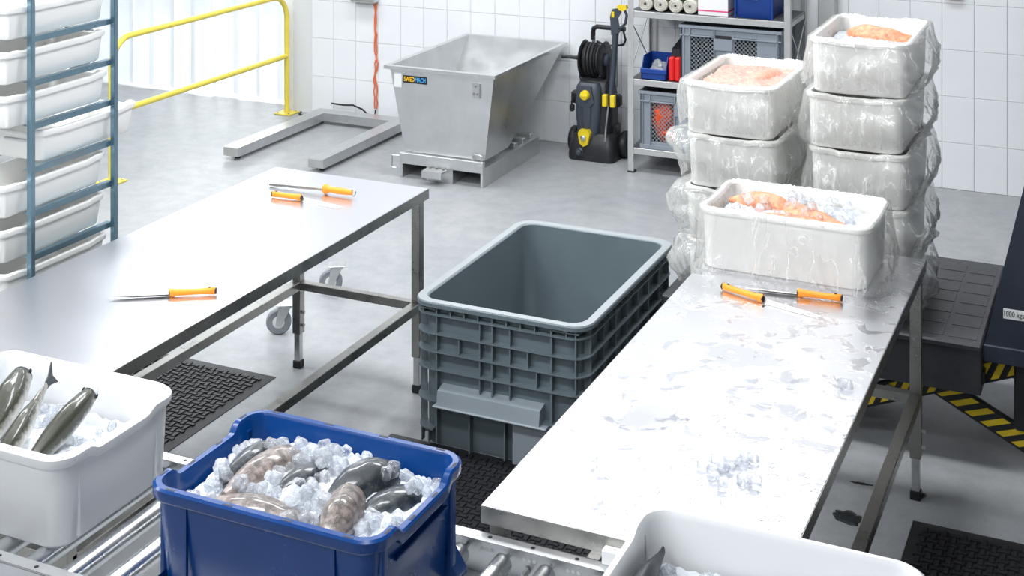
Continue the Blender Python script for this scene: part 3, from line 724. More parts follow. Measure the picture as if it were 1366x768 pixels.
G().box(-0.093, 0.037, -0.222, -0.206, 0.24, 0.33, 0.004).obj('handle_plate', 'greycrate', c)
def blob(n, sx, sy, sz, mat_, seed, amp=0.25, name='blob', parent=None, loc=(0, 0, 0), nu=20, nv=12):
    rings = []
    for i in range(nv + 1):
        ph = PI * (0.02 + 0.96 * i / nv); rg = []
        for j in range(nu):
            th = 2 * PI * j / nu
            d = Vector((math.sin(ph) * math.cos(th), math.sin(ph) * math.sin(th), -math.cos(ph)))
            k = 1 + amp * noise.noise(d * n + Vector((seed, 0, 0)))
            rg.append((loc[0] + d.x * sx * k, loc[1] + d.y * sy * k, loc[2] + d.z * sz * k))
        rings.append(rg)
    return G().loft(rings).obj(name, mat_, parent)
for k, (x, z, sx, sz) in enumerate(((-3.03, 0.40, 0.095, 0.13), (-2.98, 0.275, 0.10, 0.055))):
    o = blob(2.2, sx, 0.075, sz, 'orange_cloth', k * 9, 0.5, 'rubber_glove_bundle', None, (0, 0, 0))
    o.location = (x, 9.215, z)
    tag(o, ['upper orange-red bundle behind the lattice of lowest crate', 'lower orange bundle at the bottom of lowest mesh crate'][k], 'bundle', 'orange bundles in the mesh crate')

for k, (x, z, hx_, lab) in enumerate(((-2.545, 0.672, 0.29, 'added black filler darkening the crate on the middle shelf'), (-2.78, 0.19, 0.25, 'added black filler behind orange bundles in lowest crate'))):
    o = blob(2.0, hx_, 0.09, 0.15, 'black', 30 + k, 0.3, 'dark_filler'); o.location = (x, 9.38, z + 0.16)  # black lumps added inside the crates so the lattice openings read dark
    tag(o, lab, 'filler', 'dark fillers in the mesh crates')
# middle shelf: blue picking bin and red tool case
t = thing('picking_bin', 'small open blue picking bin on the middle shelf', 'bin', (-3.085, 9.24, 0.652))
b = G(); w = 0.09; dd = 0.11
prof = [(-dd, 0), (dd, 0), (dd, 0.155), (-dd + 0.05, 0.155), (-dd, 0.075)]
for x in (-w, w - 0.006): b.prism(prof, x, x + 0.006, 'yz')
b.box(-w, w, -dd, dd, 0, 0.006); b.box(-w, w, dd - 0.006, dd, 0, 0.155); b.box(-w, w, -dd, -dd + 0.006, 0, 0.06); b.box(-w - 0.004, w + 0.004, -dd - 0.012, -dd + 0.002, 0.045, 0.078, 0.004)
b.obj('body', 'bluebin', t)
o = blob(2.5, 0.055, 0.05, 0.05, 'bag', 3, 0.5, 'clear_bag_of_parts'); o.location = (-3.075, 9.23, 0.715)
tag(o, 'small clear bag of parts inside the blue picking bin', 'bag')
for k, x in enumerate((-2.962, -2.918)):
    o = G().box(-0.02, 0.02, -0.12, 0.12, 0, 0.165, 0.014).obj('red_case', 'red'); o.location = (x, 9.26, 0.652)
    tag(o, ['red plastic case beside the blue picking bin', 'red plastic case against the grey mesh crate'][k], 'case', 'red cases on the middle shelf')
o = G().prism([(-0.1, 0.0), (0.12, 0.0), (0.12, 0.10), (-0.1, 0.05)], -0.03, 0.03, 'yz').obj('black_pouch', 'black'); o.location = (-2.94, 9.28, 0.817)
tag(o, 'black wedge-shaped pouch lying on the red cases', 'pouch')

# top shelf: rolls, carton, blue box
def roll(x, z, r, m_, label):
    o = thing('bag_roll', label, 'roll', (x, 9.30, z), 0, 'rolls on the top shelf')
    Mr = Matrix.Translation((0, -0.16, 0)) @ Matrix.Rotation(R(-90), 4, 'X')
    G().lathe([(r * 0.3, 0.006), (r * 0.62, 0), (r * 0.9, 0.001), (r, 0.008), (r, 0.312), (r * 0.9, 0.32)], 22, Mr).obj('sheet', m_, o)
    p = []
    for k in range(46): q = k / 45; rad = r * (0.2 + 0.72 * q); p.append((rad * math.cos(q * 17), -0.162, rad * math.sin(q * 17)))
    G().tube(p, 0.0016, 4).obj('sheet_edge', 'shelf' if m_ == 'cream' else m_, o)
    G().lathe([(r * 0.16, 0), (r * 0.16, 0.02)], 10, Mr @ Matrix.Translation((0, 0, -0.003))).obj('core_hole', 'black', o)
for k, (x, nm) in enumerate(zip((-3.150, -3.040, -2.932, -2.828), ('leftmost', 'second from left', 'third from left', 'rightmost'))):
    roll(x, 1.123 + 0.051, 0.0505, 'cream', 'cream bag roll in bottom row of top shelf, ' + nm)
roll(-3.095, 1.265, 0.05, 'cream', 'cream bag roll in upper row of top shelf, far left')
roll(-2.988, 1.265, 0.05, 'cream', 'cream bag roll in upper row next to green roll')
roll(-2.872, 1.277, 0.06, 'green', 'bright green roll lying on the cream rolls')
t = thing('carton', 'white carton with pink band on the top shelf', 'carton', (-2.668, 9.31, 1.123))
b = G().box(-0.105, 0.105, -0.16, 0.16, 0, 0.22, 0.002).obj('box_body', 'card', t)
G().box(-0.1055, 0.1055, -0.1608, 0.1608, 0.026, 0.036).obj('pink_band', 'pink', t)
gb = G(); x = 0.03
for k in range(9): gb.box(x, x + random.choice((0.002, 0.003, 0.004)), -0.1613, -0.160, 0.175, 0.198); x += 0.0062
gb.obj('barcode', 'ink', t)
G().box(-0.1058, -0.08, -0.1605, 0.0, 0.19, 0.2195).obj('packing_tape', 'label', t)
t = thing('blue_box', 'blue plastic box with pale label on the top shelf', 'box', (-2.385, 9.33, 1.123))
tub(0.29, 0.40, 0.22, 0.006, 0.02, 0.03, 0.01, 0.02).obj('body', 'bluebin', t)
G().box(-0.085, 0.03, -0.200, -0.1835, 0.13, 0.16, 0.002).obj('label_holder', 'label_green', t)
G().tube([(-0.065 + 0.008 * k, -0.2005, 0.147 + 0.006 * math.sin(k * 1.7)) for k in range(11)], 0.0016, 5).obj('handwriting', 'green_ink', t)
for x in (-0.125, 0.125): G().box(x - 0.006, x + 0.006, -0.192, -0.18, 0.0, 0.2, 0.002).obj('rib', 'bluebin', t)

t = thing('pipe_column', 'grey steel column behind the shelving unit and boxes', 'column', (-1.98, 9.59, 0))
G().box(-0.06, 0.06, -0.05, 0.03, 0.0, 3.99, 0.004).obj('column_shaft', 'shelf', t); G().box(-0.09, 0.09, -0.08, 0.04, 0, 0.012, 0.002).obj('base_plate', 'shelf', t)
t = thing('wall_hook', 'red holder on the tiled wall at the top right', 'holder', (-1.16, WY - 0.012, 1.275))
G().box(-0.06, 0.06, -0.05, 0, 0.0, 0.12, 0.02).obj('holder_body', 'red', t); G().box(-0.03, 0.03, -0.056, -0.048, 0.03, 0.09, 0.004).obj('holder_front', 'white_wall', t)

# ------------------------------------------------------------------ work tables
def work_table(loc, w, l, inset, topmat, label, h=0.9):
    t = thing('work_table', label, 'table', loc, 0, 'stainless steel work tables')
    hx, hy = w / 2, l / 2
    G().box(-hx, hx, -hy, hy, h - 0.004, h, 0.001).obj('table_top', topmat, t)
    ap = G()
    for sy in (-1, 1): ap.box(-hx, hx, sy * hy - 0.0015, sy * hy + 0.0015, h - 0.045, h - 0.002)
    for sx in (-1, 1): ap.box(sx * hx - 0.0015, sx * hx + 0.0015, -hy, hy, h - 0.045, h - 0.002)
    ap.obj('edge_fold', 'steel_dark', t)
    fr = G(); s = 0.021
    lx0, lx1, ly = -hx + inset, hx - 0.03, hy - 0.05
    for x in (lx0, lx1): fr.box(x - s, x + s, -ly, ly, h - 0.045, h - 0.005, 0.002)
    for y in (-ly, ly): fr.box(lx0, lx1, y - s, y + s, h - 0.045, h - 0.005, 0.002)
    fr.obj('top_frame', 'steel_dark', t)
    for x in (lx0, lx1):
        for y in (-ly, ly):
            lg = G().box(x - s, x + s, y - s, y + s, 0.16, h - 0.04, 0.002).obj('leg', 'steel_dark', t)
            G().box(x - 0.015, x + 0.015, y - 0.015, y + 0.015, 0.03, 0.17, 0.002).obj('leg_extension', 'zinc', lg)
            G().box(x - 0.02, x + 0.02, y - 0.02, y + 0.02, 0, 0.035, 0.003).obj('rubber_foot', 'rubber', lg)
            gb = G()
            for z in (0.20, 0.26): gb.lathe([(0.008, 0), (0.008, 0.012), (0.005, 0.014)], 8, Matrix.Translation((x + s, y, z)) @ Matrix.Rotation(R(90), 4, 'Y'))
            gb.obj('set_screws', 'zinc', lg)
    for x in (lx0, lx1): G().box(x - s, x + s, -ly, ly, 0.365, 0.405, 0.002).obj('stretcher', 'steel_dark', t)
    for y in (-ly, ly): G().box(lx0, lx1, y - 0.019, y + 0.019, 0.367, 0.403, 0.002).obj('stretcher', 'steel_dark', t)
    return t
work_table((-3.34, 4.365, 0), 0.82, 2.32, 0.16, 'top_dry', 'long stainless work table with sharpening steel and two knives on it')
work_table((-1.15, 4.345, 0), 0.775, 2.32, 0.03, 'top_wet', 'wet stainless work table holding the fish box and melting ice')

# loose swivel castors on the floor under the left table
def castor(loc, rz, label):
    t = thing('swivel_castor', label, 'castor', loc, rz, 'grey swivel castors')
    Wm = Matrix.Translation((0, 0, 0.062)) @ Matrix.Rotation(R(90), 4, 'Y')
    w = G().lathe([(0.02, -0.014), (0.055, -0.016), (0.062, -0.010), (0.062, 0.010), (0.055, 0.016), (0.02, 0.014)], 24, Wm).obj('wheel', 'wheel', t)
    G().lathe([(0.012, -0.02), (0.03, -0.017), (0.03, 0.017), (0.012, 0.02)], 14, Wm).obj('hub', 'label', w)
    f = G()
    for sx in (-1, 1): f.prism([(-0.015, 0.05), (0.015, 0.05), (0.06, 0.135), (0.0, 0.135)], sx * 0.022 - 0.0015, sx * 0.022 + 0.0015, 'yz')
    f.box(-0.024, 0.024, 0.0, 0.065, 0.133, 0.14, 0.001); f.obj('fork', 'zinc', t)
    G().box(-0.04, 0.04, -0.012, 0.078, 0.146, 0.152, 0.002).obj('mounting_plate', 'zinc', t)
    G().lathe([(0.022, 0.138), (0.022, 0.147)], 14, Matrix.Translation((0, 0.033, 0))).obj('swivel_bearing', 'zinc', t)
castor((-3.892, 5.76, 0), R(-60), 'grey swivel castor on floor behind the table leg, nearer one')
castor((-3.947, 6.33, 0), R(-60), 'grey swivel castor on floor behind the table, farther one')

# ------------------------------------------------------------------ rubber mats
def bone():
    pts = []
    for q in (1, -1):
        for (a0, a1, cy) in ((-90, 90, 0),): pass
    o = [(-0.021, -0.007), (-0.017, -0.0105), (-0.011, -0.0085), (0.011, -0.0085), (0.017, -0.0105), (0.021, -0.007), (0.021, 0.007), (0.017, 0.0105), (0.011, 0.0085), (-0.011, 0.0085), (-0.017, 0.0105), (-0.021, 0.007)]
    return G().loft([[(x, y, 0) for x, y in o], [(x * 0.9, y * 0.85, 0.006) for x, y in o]])
bone_me = [bone().mesh('tread_stud', 'rubber'), None]
def mat_(x0, x1, y0, y1, label, vis):
    cx, cy = (x0 + x1) / 2, (y0 + y1) / 2
    t = thing('rubber_mat', label, 'mat', (cx, cy, 0), 0, 'black rubber floor mats')
    hx, hy = (x1 - x0) / 2, (y1 - y0) / 2
    o = [(-hx, -hy), (hx, -hy), (hx, hy), (-hx, hy)]
    k = 0.03
    G().loft([[(x, y, 0.0005) for x, y in o], [(x, y, 0.003) for x, y in o], [(x - math.copysign(k, x), y - math.copysign(k, y), 0.010) for x, y in o]]).obj('mat_base', 'rubber', t)
    p = 0.0345; nx = int((2 * hx - 0.07) / p); ny = int((2 * hy - 0.07) / p); rest = G(); cnt = 0; src = bone()
    for i in range(nx):
        for j in range(ny):
            x = -hx + 0.035 + (i + 0.5) * p; y = -hy + 0.035 + (j + 0.5) * p; rz = 0 if (i + j) % 2 else R(90)
            vx, vy = x + cx, y + cy
            if vis[0] <= vx <= vis[1] and vis[2] <= vy <= vis[3] and cnt < 298:
                mobj('tread_stud', bone_me[0], t, (x, y, 0.0098), (0, 0, rz)); cnt += 1
            else: rest.add(src.v, src.f, Matrix.Translation((x, y, 0.0098)) @ Matrix.Rotation(rz, 4, 'Z'))
    r_ = rest.obj('tread_studs', 'rubber', t); r_['kind'] = 'stuff'
mat_(-4.52, -3.62, 3.9, 5.335, 'black studded rubber mat on floor beneath the left work table', (-4.05, -3.6, 4.55, 5.3))
mat_(-2.87, -1.25, 4.0, 5.078, 'black studded rubber mat on floor in front of grey tote', (-2.55, -2.0, 4.3, 4.99))
mat_(-0.778, 0.25, 4.2, 5.285, 'black studded rubber mat on floor at lower right corner', (-0.76, -0.2, 4.85, 5.26))

# ------------------------------------------------------------------ large grey tote
TX, TYc, TWd, TLn, THt = -2.365, 5.60, 0.785, 1.135, 0.60
t = thing('grey_tote', 'large open grey ribbed plastic tote standing between the tables', 'tote', (TX, TYc, 0))
wi, li = TWd - 0.075, TLn - 0.075
gb = G()
gb.loft([rr(wi - 0.03, li - 0.03, 0.05, 0.0), rr(wi - 0.012, li - 0.012, 0.06, 0.02), rr(wi, li, 0.065, THt - 0.02), rr(TWd, TLn, 0.085, THt - 0.02), rr(TWd + 0.0, TLn + 0.0, 0.085, THt - 0.004),
         rr(TWd - 0.008, TLn - 0.008, 0.083, THt), rr(wi + 0.005, li + 0.005, 0.065, THt), rr(wi - 0.012, li - 0.012, 0.06, THt - 0.006), rr(wi - 0.028, li - 0.028, 0.05, 0.03), rr(wi - 0.05, li - 0.05, 0.04, 0.022)])
gb.obj('shell', 'grey', t)
G().loft([rr(TWd - 0.004, TLn - 0.004, 0.084, THt - 0.003), rr(TWd - 0.006, TLn - 0.006, 0.084, THt + 0.002), rr(wi + 0.004, li + 0.004, 0.065, THt + 0.002), rr(wi - 0.004, li - 0.004, 0.062, THt - 0.003)], False, False).obj('rim', 'grey_toplit', t)
FL = (0.548, 0.470, 0.397, 0.325, 0.195)
for sx in (-1, 1):
    for sy in (-1, 1):
        def keep(p): return p[0] * sx > 0.36 * TWd and p[1] * sy > 0.42 * TLn
        a_ = [p for p in rr(TWd - 0.02, TLn - 0.02, 0.08, 0, 60, 5) if keep(p)]; b_ = [p for p in rr(wi - 0.016, li - 0.016, 0.06, 0, 60, 5) if keep(p)]
        a_.sort(key=lambda p: math.atan2(p[1] * sy - 0.40 * TLn, p[0] * sx - 0.34 * TWd)); b_.sort(key=lambda p: math.atan2(p[1] * sy - 0.40 * TLn, p[0] * sx - 0.34 * TWd))
        G().prism([(p[0], p[1]) for p in a_ + b_[::-1]], 0.071, 0.079, 'xy').obj('corner_flange', 'grey', t)
for z in FL:
    k = 0.0 if z > 0.1 else 0.01
    q = 0.004
    G().loft([rr(wi - 0.013, li - 0.013, 0.06, z - q), rr(TWd - 0.012 - k, TLn - 0.012 - k, 0.08, z - q * 0.6), rr(TWd - 0.012 - k, TLn - 0.012 - k, 0.08, z + q * 0.6), rr(wi - 0.013, li - 0.013, 0.06, z + q)], False, False).obj('flange', 'grey', t)
def vrib(x0, x1, y0, y1, z0, z1): G().box(x0, x1, y0, y1, z0, z1).obj('rib', 'grey', t)
hx, hy = TWd / 2 - 0.012, TLn / 2 - 0.012
for sy in (-1, 1):
    ya, yb = sorted((sy * hy, sy * (hy - 0.0295)))
    for fx in (-0.35, -0.03, 0.30): vrib(fx * TWd - 0.003, fx * TWd + 0.003, ya, yb, 0.02 if fx != -0.03 else 0.25, 0.59)
    for fx in (-0.27, -0.19, -0.11, 0.05, 0.13, 0.21): vrib(fx * TWd - 0.0025, fx * TWd + 0.0025, ya, yb, 0.548, 0.585)
    for fx, z0, z1 in ((-0.22, 0.397, 0.47), (0.17, 0.397, 0.47), (0.22, 0.325, 0.397), (-0.43, 0.548, 0.59), (0.38, 0.548, 0.59), (0.43, 0.325, 0.59), (-0.1, 0.26, 0.55), (0.07, 0.26, 0.55), (-0.16, 0.0, 0.19), (0.04, 0.0, 0.19), (-0.44, 0.02, 0.075), (-0.40, 0.02, 0.075)): vrib(fx * TWd - 0.0025, fx * TWd + 0.0025, ya if abs(fx) < 0.3 or sy > 0 else ya + 0.004, yb, z0, z1)
    for fx0, fx1 in ((-0.45, -0.35), (0.30, 0.45)): vrib(fx0 * TWd, fx1 * TWd, ya, yb, 0.567, 0.572)
for sx in (-1, 1):
    xa, xb = sorted((sx * hx, sx * (hx - 0.0295)))
    for k in range(15):
        y = -hy * 0.88 + k * hy * 1.76 / 14
        vrib(xa, xb, y - 0.0025, y + 0.0025, 0.548, 0.585)
        if k % 2 == 0: vrib(xa, xb, y - 0.0025, y + 0.0025, 0.325, 0.548)
        if k % 4 == 0: vrib(xa, xb, y - 0.003, y + 0.003, 0.03, 0.325)
for sy in (-1, 1):
    a = sy
    lf = [(sy * (hy - 0.03), 0.262), (sy * (hy + 0.022), 0.25), (sy * (hy + 0.03), 0.192), (sy * (hy - 0.03), 0.192)]
    hnd = G().prism(lf, -0.33 * TWd, 0.25 * TWd, 'yz').obj('handle_ledge', 'grey_light', t)
    G().box(-0.35 * TWd, 0.29 * TWd, min(sy * (hy - 0.03), sy * (hy + 0.04)), max(sy * (hy - 0.03), sy * (hy + 0.04)), 0.186, 0.192, 0.002).obj('ledge_plate', 'grey_light', hnd)
G().box(0.09 * TWd, 0.33 * TWd, -hy - 0.004, -hy + 0.0, 0.004, 0.185).obj('sleeve_sheet', 'grey_light', t, label='pale translucent sheet on the tote front')

# ------------------------------------------------------------------ conveyor
CY0, CY1 = 2.60, 3.134
t = thing('roller_conveyor', 'steel roller conveyor carrying the blue and white crates', 'conveyor', (-1.6, (CY0 + CY1) / 2, 0))
hy = (CY1 - CY0) / 2; XA, XB = -2.2, 2.2
for sy in (-1, 1):
    gg = G(); yi, yo = sy * hy, sy * (hy + 0.038)
    y0, y1 = sorted((yi, yo))
    gg.box(XA, XB, y0, y1, 0.838, 0.842, 0.001); gg.box(XA, XB, y0, y1, 0.735, 0.739, 0.001)
    yy = sorted((yo, sy * (hy + 0.034))); gg.box(XA, XB, yy[0], yy[1], 0.735, 0.842, 0.001)
    rl_ = gg.obj('side_rail', 'alu', t)
    gh = G()
    x = XA + 0.06
    while x < XB:
        gh.lathe([(0.006, 0.8418), (0.006, 0.8425)], 10, Matrix.Translation((x, sy * (hy + 0.02), 0))); x += 0.118
    gh.obj('rail_holes', 'ink', rl_)['kind'] = 'stuff'
    gh = G(); x = XA + 0.03
    while x < XB:
        for dx in (0, 0.014, 0.028): gh.lathe([(0.005, 0), (0.005, 0.001)], 8, Matrix.Translation((x + dx, sy * (hy + 0.0338), 0.80)) @ Matrix.Rotation(R(90) * sy, 4, 'X'))
        x += 0.118
    gh.obj('web_holes', 'label', rl_)['kind'] = 'stuff'
rm = None; k = 0; x = -2.5 - 0.118 * 9
rg = G().lathe([(0.010, -hy + 0.004 - 0.02), (0.022, -hy + 0.004), (0.025, -hy + 0.007), (0.025, hy - 0.007), (0.022, hy - 0.004), (0.010, hy - 0.004 + 0.02)], 20, Matrix.Rotation(R(90), 4, 'X'))
roller_me = rg.mesh('roller', 'chrome', 25)
axle_me = G().lathe([(0.006, -hy - 0.034), (0.006, hy + 0.034)], 8, Matrix.Rotation(R(90), 4, 'X')).mesh('axle', 'zinc')
ROLL_TOP = 0.826
x = -1.559 - 0.118 * 18
while x < 0.55:
    r_ = mobj('roller', roller_me, t, (x + 1.6, 0, ROLL_TOP - 0.025))
    mobj('axle', axle_me, r_); x += 0.1175
for x in (-1.9, -0.25, 1.5):
    for sy in (-1, 1): G().box(x - 0.02, x + 0.02, sy * (hy + 0.018) - 0.016, sy * (hy + 0.018) + 0.016, 0, 0.736, 0.002).obj('leg', 'alu', t)
    G().box(x - 0.018, x + 0.018, -hy, hy, 0.68, 0.72, 0.002).obj('cross_member', 'alu', t)
o = G().box(-0.03, 0.03, -0.006, 0.02, 0, 0.035, 0.002).obj('rail_end_bracket', 'label', t); o.location = (0.43, hy + 0.03, 0.842)
gb = G()
for x in (0.20, 0.0): gb.lathe([(0.009, 0), (0.009, 0.02), (0.006, 0.03)], 6, Matrix.Translation((x, hy + 0.03, 0.775)) @ Matrix.Rotation(R(90), 4, 'X'))
gb.obj('bolts', 'zinc', t)

# ------------------------------------------------------------------ ice
ice_me = []
for v in range(8):
    sx, sy, sz = random.uniform(0.010, 0.016), random.uniform(0.010, 0.014), random.uniform(0.009, 0.012)
    g = G().box(-sx, sx, -sy, sy, -sz, sz, 0.0035)
    g.v = [tuple(Vector(p) * (1 + 0.14 * noise.noise(Vector(p) * 70 + Vector((v * 11, 0, 0))))) for p in g.v]
    ice_me.append(g.mesh('ice_cube', 'ice', 50))
def ice_cube(p, label, group, s=1.0, flat=False):
    o = mobj('ice_cube', random.choice(ice_me), None, p, (random.uniform(-0.3, 0.3) if flat else random.uniform(0, 6), random.uniform(-0.3, 0.3) if flat else random.uniform(0, 6), random.uniform(0, 6)))
    o.scale = (s, s, s)
    return tag(o, label, 'ice cube', group)
def ice_bed(name, label, w, d, loc, zf, mat_n='ice_bed', rz=0.0, n=46, zb=-0.04, rough=0.010):
    """mound of crushed ice, a closed lump with a broken surface"""
    nx = n; ny = max(8, int(n * d / w)); g = G(); v = []; f = []
    for j in range(ny + 1):
        for i in range(nx + 1):
            x = -w / 2 + w * i / nx; y = -d / 2 + d * j / ny
            z = zf(x, y) + rough * noise.noise(Vector((x, y, 3)) * 55) + rough * 0.8 * noise.noise(Vector((x, y, 9)) * 110)
            v.append((x, y, z))
    W = nx + 1
    for j in range(ny):
        for i in range(nx): f.append((j * W + i, j * W + i + 1, (j + 1) * W + i + 1, (j + 1) * W + i))
    k = len(v); v += [(-w / 2, -d / 2, zb), (w / 2, -d / 2, zb), (w / 2, d / 2, zb), (-w / 2, d / 2, zb)]
    f.append((k + 3, k + 2, k + 1, k))
    f.append(tuple(range(0, W)) [::-1] + (k, k + 1)); f.append(tuple(ny * W + i for i in range(W)) + (k + 2, k + 3))
    f.append(tuple(j * W for j in range(ny + 1)) + (k + 3, k)); f.append(tuple(j * W + nx for j in range(ny + 1))[::-1] + (k + 1, k + 2))
    g.add(v, f); o = g.obj(name, mat_n, None, 60); o.location = loc; o.rotation_euler = (0, 0, rz)
    return tag(o, label, 'ice', None, 'stuff')

# ------------------------------------------------------------------ fish
def fish(label, mat_n, L, wid, hgt, loc, rot, group, bend=0.0, tail=True, cat='fish', name='fish', fat=None, fins=True, eye=True, fringe=False, snout=False):
    t = thing(name, label, cat, loc, rot, group); fin_m = 'fin' if mat_n == 'fish_silver' else mat_n
    prof0 = fat or [(0.0, .10, .12), (.03, .34, .38), (.09, .62, .66), (.18, .86, .88), (.32, 1, 1), (.48, .96, .96), (.64, .74, .76), (.78, .46, .50), (.88, .27, .32), (.94, .2, .27), (.97, .15, .28)]
    prof = []
    for (q0, a0, b0), (q1, a1, b1) in zip(prof0, prof0[1:]): prof += [(q0, a0, b0), ((q0 + q1) / 2, (a0 + a1) / 2 * 1.02, (b0 + b1) / 2 * 1.02)]
    prof.append(prof0[-1])
    def sp(q): return bend * math.sin(q * PI) * L
    rings = []
    for q, a, b in prof:
        rings.append([((0.5 - q) * L, sp(q) + a * wid * math.cos(2 * PI * k / 18), b * hgt * math.sin(2 * PI * k / 18) * (1.0 if math.sin(2 * PI * k / 18) > 0 else 0.9)) for k in range(18)])
    if fringe or not fins:
        rings = [[(x, y, z + 0.10 * hgt * noise.noise(Vector((x * 22 + L * 90, y * 22, z * 22)))) for x, y, z in rg] for rg in rings]
    G().loft(rings).obj('body', mat_n, t, 60)
    if fringe:
        o_ = []; i_ = []
        for k in range(40):
            a = 2 * PI * k / 40; w_ = 1.0 + 0.05 * math.sin(9 * a)
            o_.append((0.45 * L * math.cos(a) * 1.06 * w_, 1.10 * wid * math.sin(a) * w_, -0.02 * hgt)); i_.append((0.40 * L * math.cos(a), 0.8 * wid * math.sin(a), 0.03 * hgt))
        G().loft([i_, o_, [(x, y, z - 0.003) for x, y, z in o_], [(x, y, z - 0.006) for x, y, z in i_]], False, False).obj('fin_fringe', 'fin', t)
    if snout:
        G().loft([[(q * L, sp(0.5 - q) + a * wid * math.cos(2 * PI * k / 14), b * hgt * math.sin(2 * PI * k / 14)) for k in range(14)] for q, a, b in ((0.506, .06, .06), (.50, .16, .18), (.47, .42, .46), (.435, .585, .625), (.41, .68, .70))]).obj('snout', 'snout', t)
    if tail:
        x = -0.46 * L; y = sp(.96)
        pr = [(x + 0.015, -0.22 * hgt), (x - 0.06 * L, -0.42 * hgt), (x - 0.16 * L, -1.0 * hgt), (x - 0.12 * L, 0), (x - 0.16 * L, 1.0 * hgt), (x - 0.06 * L, 0.42 * hgt), (x + 0.015, 0.22 * hgt)]
        G().prism(pr, y - 0.0015, y + 0.0015, 'xz').obj('tail_fin', fin_m, t)
    if fins:
        G().prism([(0.12 * L, 0.93 * hgt), (0.02 * L, 1.3 * hgt), (-0.12 * L, 1.0 * hgt), (-0.12 * L, 0.75 * hgt)], sp(.5) - 0.0015, sp(.5) + 0.0015, 'xz').obj('dorsal_fin', fin_m, t)
        for s in (-1, 1):
            G().loft([[(0.26 * L, s * 0.86 * wid, -0.25 * hgt), (0.25 * L, s * 0.86 * wid, -0.05 * hgt)], [(0.14 * L, s * 1.14 * wid, -0.42 * hgt), (0.14 * L, s * 1.12 * wid, -0.1 * hgt)], [(0.135 * L, s * 1.12 * wid, -0.43 * hgt), (0.135 * L, s * 1.10 * wid, -0.11 * hgt)], [(0.25 * L, s * 0.84 * wid, -0.26 * hgt), (0.24 * L, s * 0.84 * wid, -0.06 * hgt)]], True, True).obj('pectoral_fin', fin_m, t)
    if eye:
        for s in (-1, 1):
            e = G().lathe([(0.003, 0), (0.0075, 0.001), (0.006, 0.003), (0.002, 0.004)], 12, Matrix.Translation((0.41 * L, s * 0.60 * wid, 0.22 * hgt)) @ Matrix.Rotation(R(-90) * s, 4, 'X'))
            e.obj('eye', 'ink', t)
    return t

# ------------------------------------------------------------------ crates on the conveyor
# blue crate
BX, BY, BZ = -1.815, 2.815, ROLL_TOP
BW, BD, BH = 0.632, 0.452, 0.276
t = thing('blue_crate', 'blue plastic crate full of ice and fish on roller conveyor', 'crate', (BX, BY, BZ))
notch_lim[0] = BW / 2 - 0.05
tub(BW, BD, BH, 0.006, 0.045, 0.035, 0.016, 0.03, 0.012, notch('x', 0.105, 0.135, 0.024), 26, 6, soft=0.005).obj('body', 'blue', t)
for sx in (-1, 1):
    G().box(sx * (BW / 2 - 0.012) - 0.006, sx * (BW / 2 - 0.012) + 0.006, -0.125, 0.125, BH - 0.085, BH - 0.078, 0.002).obj('grip_ledge', 'blue', t)
    for y in (-0.165, 0.165): G().box(min(sx * (BW / 2 - 0.03), sx * (BW / 2 - 0.012)), max(sx * (BW / 2 - 0.03), sx * (BW / 2 - 0.012)), y - 0.012, y + 0.012, 0.01, BH - 0.03, 0.006).obj('end_rib', 'blue', t)
    for sy in (-1, 1):
        G().prism([(sx * (BW / 2 - 0.045), 0.0), (sx * (BW / 2 + 0.002), 0.0), (sx * (BW / 2 + 0.002), 0.012), (sx * (BW / 2 - 0.03), 0.06)], sy * 0.18 - 0.025, sy * 0.18 + 0.025, 'xz').obj('foot', 'blue', t)
sl = G()
for x in (-0.24, -0.08, 0.08, 0.24):
    for sy in (-1, 1): sl.box(x - 0.012, x + 0.012, sy * (BD / 2 - 0.010) - 0.003, sy * (BD / 2 - 0.010) + 0.003, BH - 0.001, BH + 0.0006)
for y, dz in ((-0.16, 0), (-0.05, -.024), (0.06, -.024), (0.16, 0)):
    for sx in (-1, 1): sl.box(sx * (BW / 2 - 0.010) - 0.003, sx * (BW / 2 - 0.010) + 0.003, y - 0.012, y + 0.012, BH - 0.001 + dz, BH + 0.0006 + dz)
sl.obj('drain_slots', 'ink', t)
for x in (-0.2, 0.2):
    G().box(x - 0.0015, x + 0.0015, -BD / 2 + 0.0135, -BD / 2 + 0.022, 0.02, BH - 0.03).obj('seam', 'blue', t)
ZI = BZ + 0.19
def zb(x, y): return 0.012 + 0.02 * math.cos(x * 6) + 0.02 * math.cos((y - .05) * 9) + 0.012 * noise.noise(Vector((x * 9, y * 9, 2)))
ice_bed('crushed_ice_bed', 'white crushed ice filling the blue crate', 0.545, 0.355, (BX, BY, ZI), zb, zb=-0.15)
FAT = [(0.0, .12, .15), (.04, .45, .45), (.12, .78, .75), (.25, .97, .95), (.42, 1, 1), (.6, .9, .9), (.76, .66, .66), (.88, .42, .42), (.96, .2, .22)]
GB = 'fish half buried in ice in the blue crate'
def bfish(label, m_, L, w, h, x, y, z, rz, rx=0, ry=0): fish(label, m_, L, w, h, (BX + x, BY + y, ZI + z), (R(rx), R(ry), R(rz)), GB, tail=False, fat=FAT, fins=False, eye=False, fringe=True)
FB = []
def bf(label, m_, L, w, h, x, y, z, rz, rx=0):
    FB.append((x, y, rz, L * 0.47, w * 1.0)); bfish(label, m_, L, w, h, x, y, z, rz, rx)
bf('dark slate fish at the left end of blue crate', 'fish_dark', 0.21, 0.033, 0.036, -0.200, 0.035, 0.040, 84, -8)
bf('tan fish lying beside the dark slate one in blue crate', 'fish_tan', 0.26, 0.047, 0.045, -0.140, 0.005, 0.040, 78)
bf('small grey fish poking from ice in centre of blue crate', 'fish_dark', 0.17, 0.042, 0.04, -0.035, 0.012, 0.034, 70)
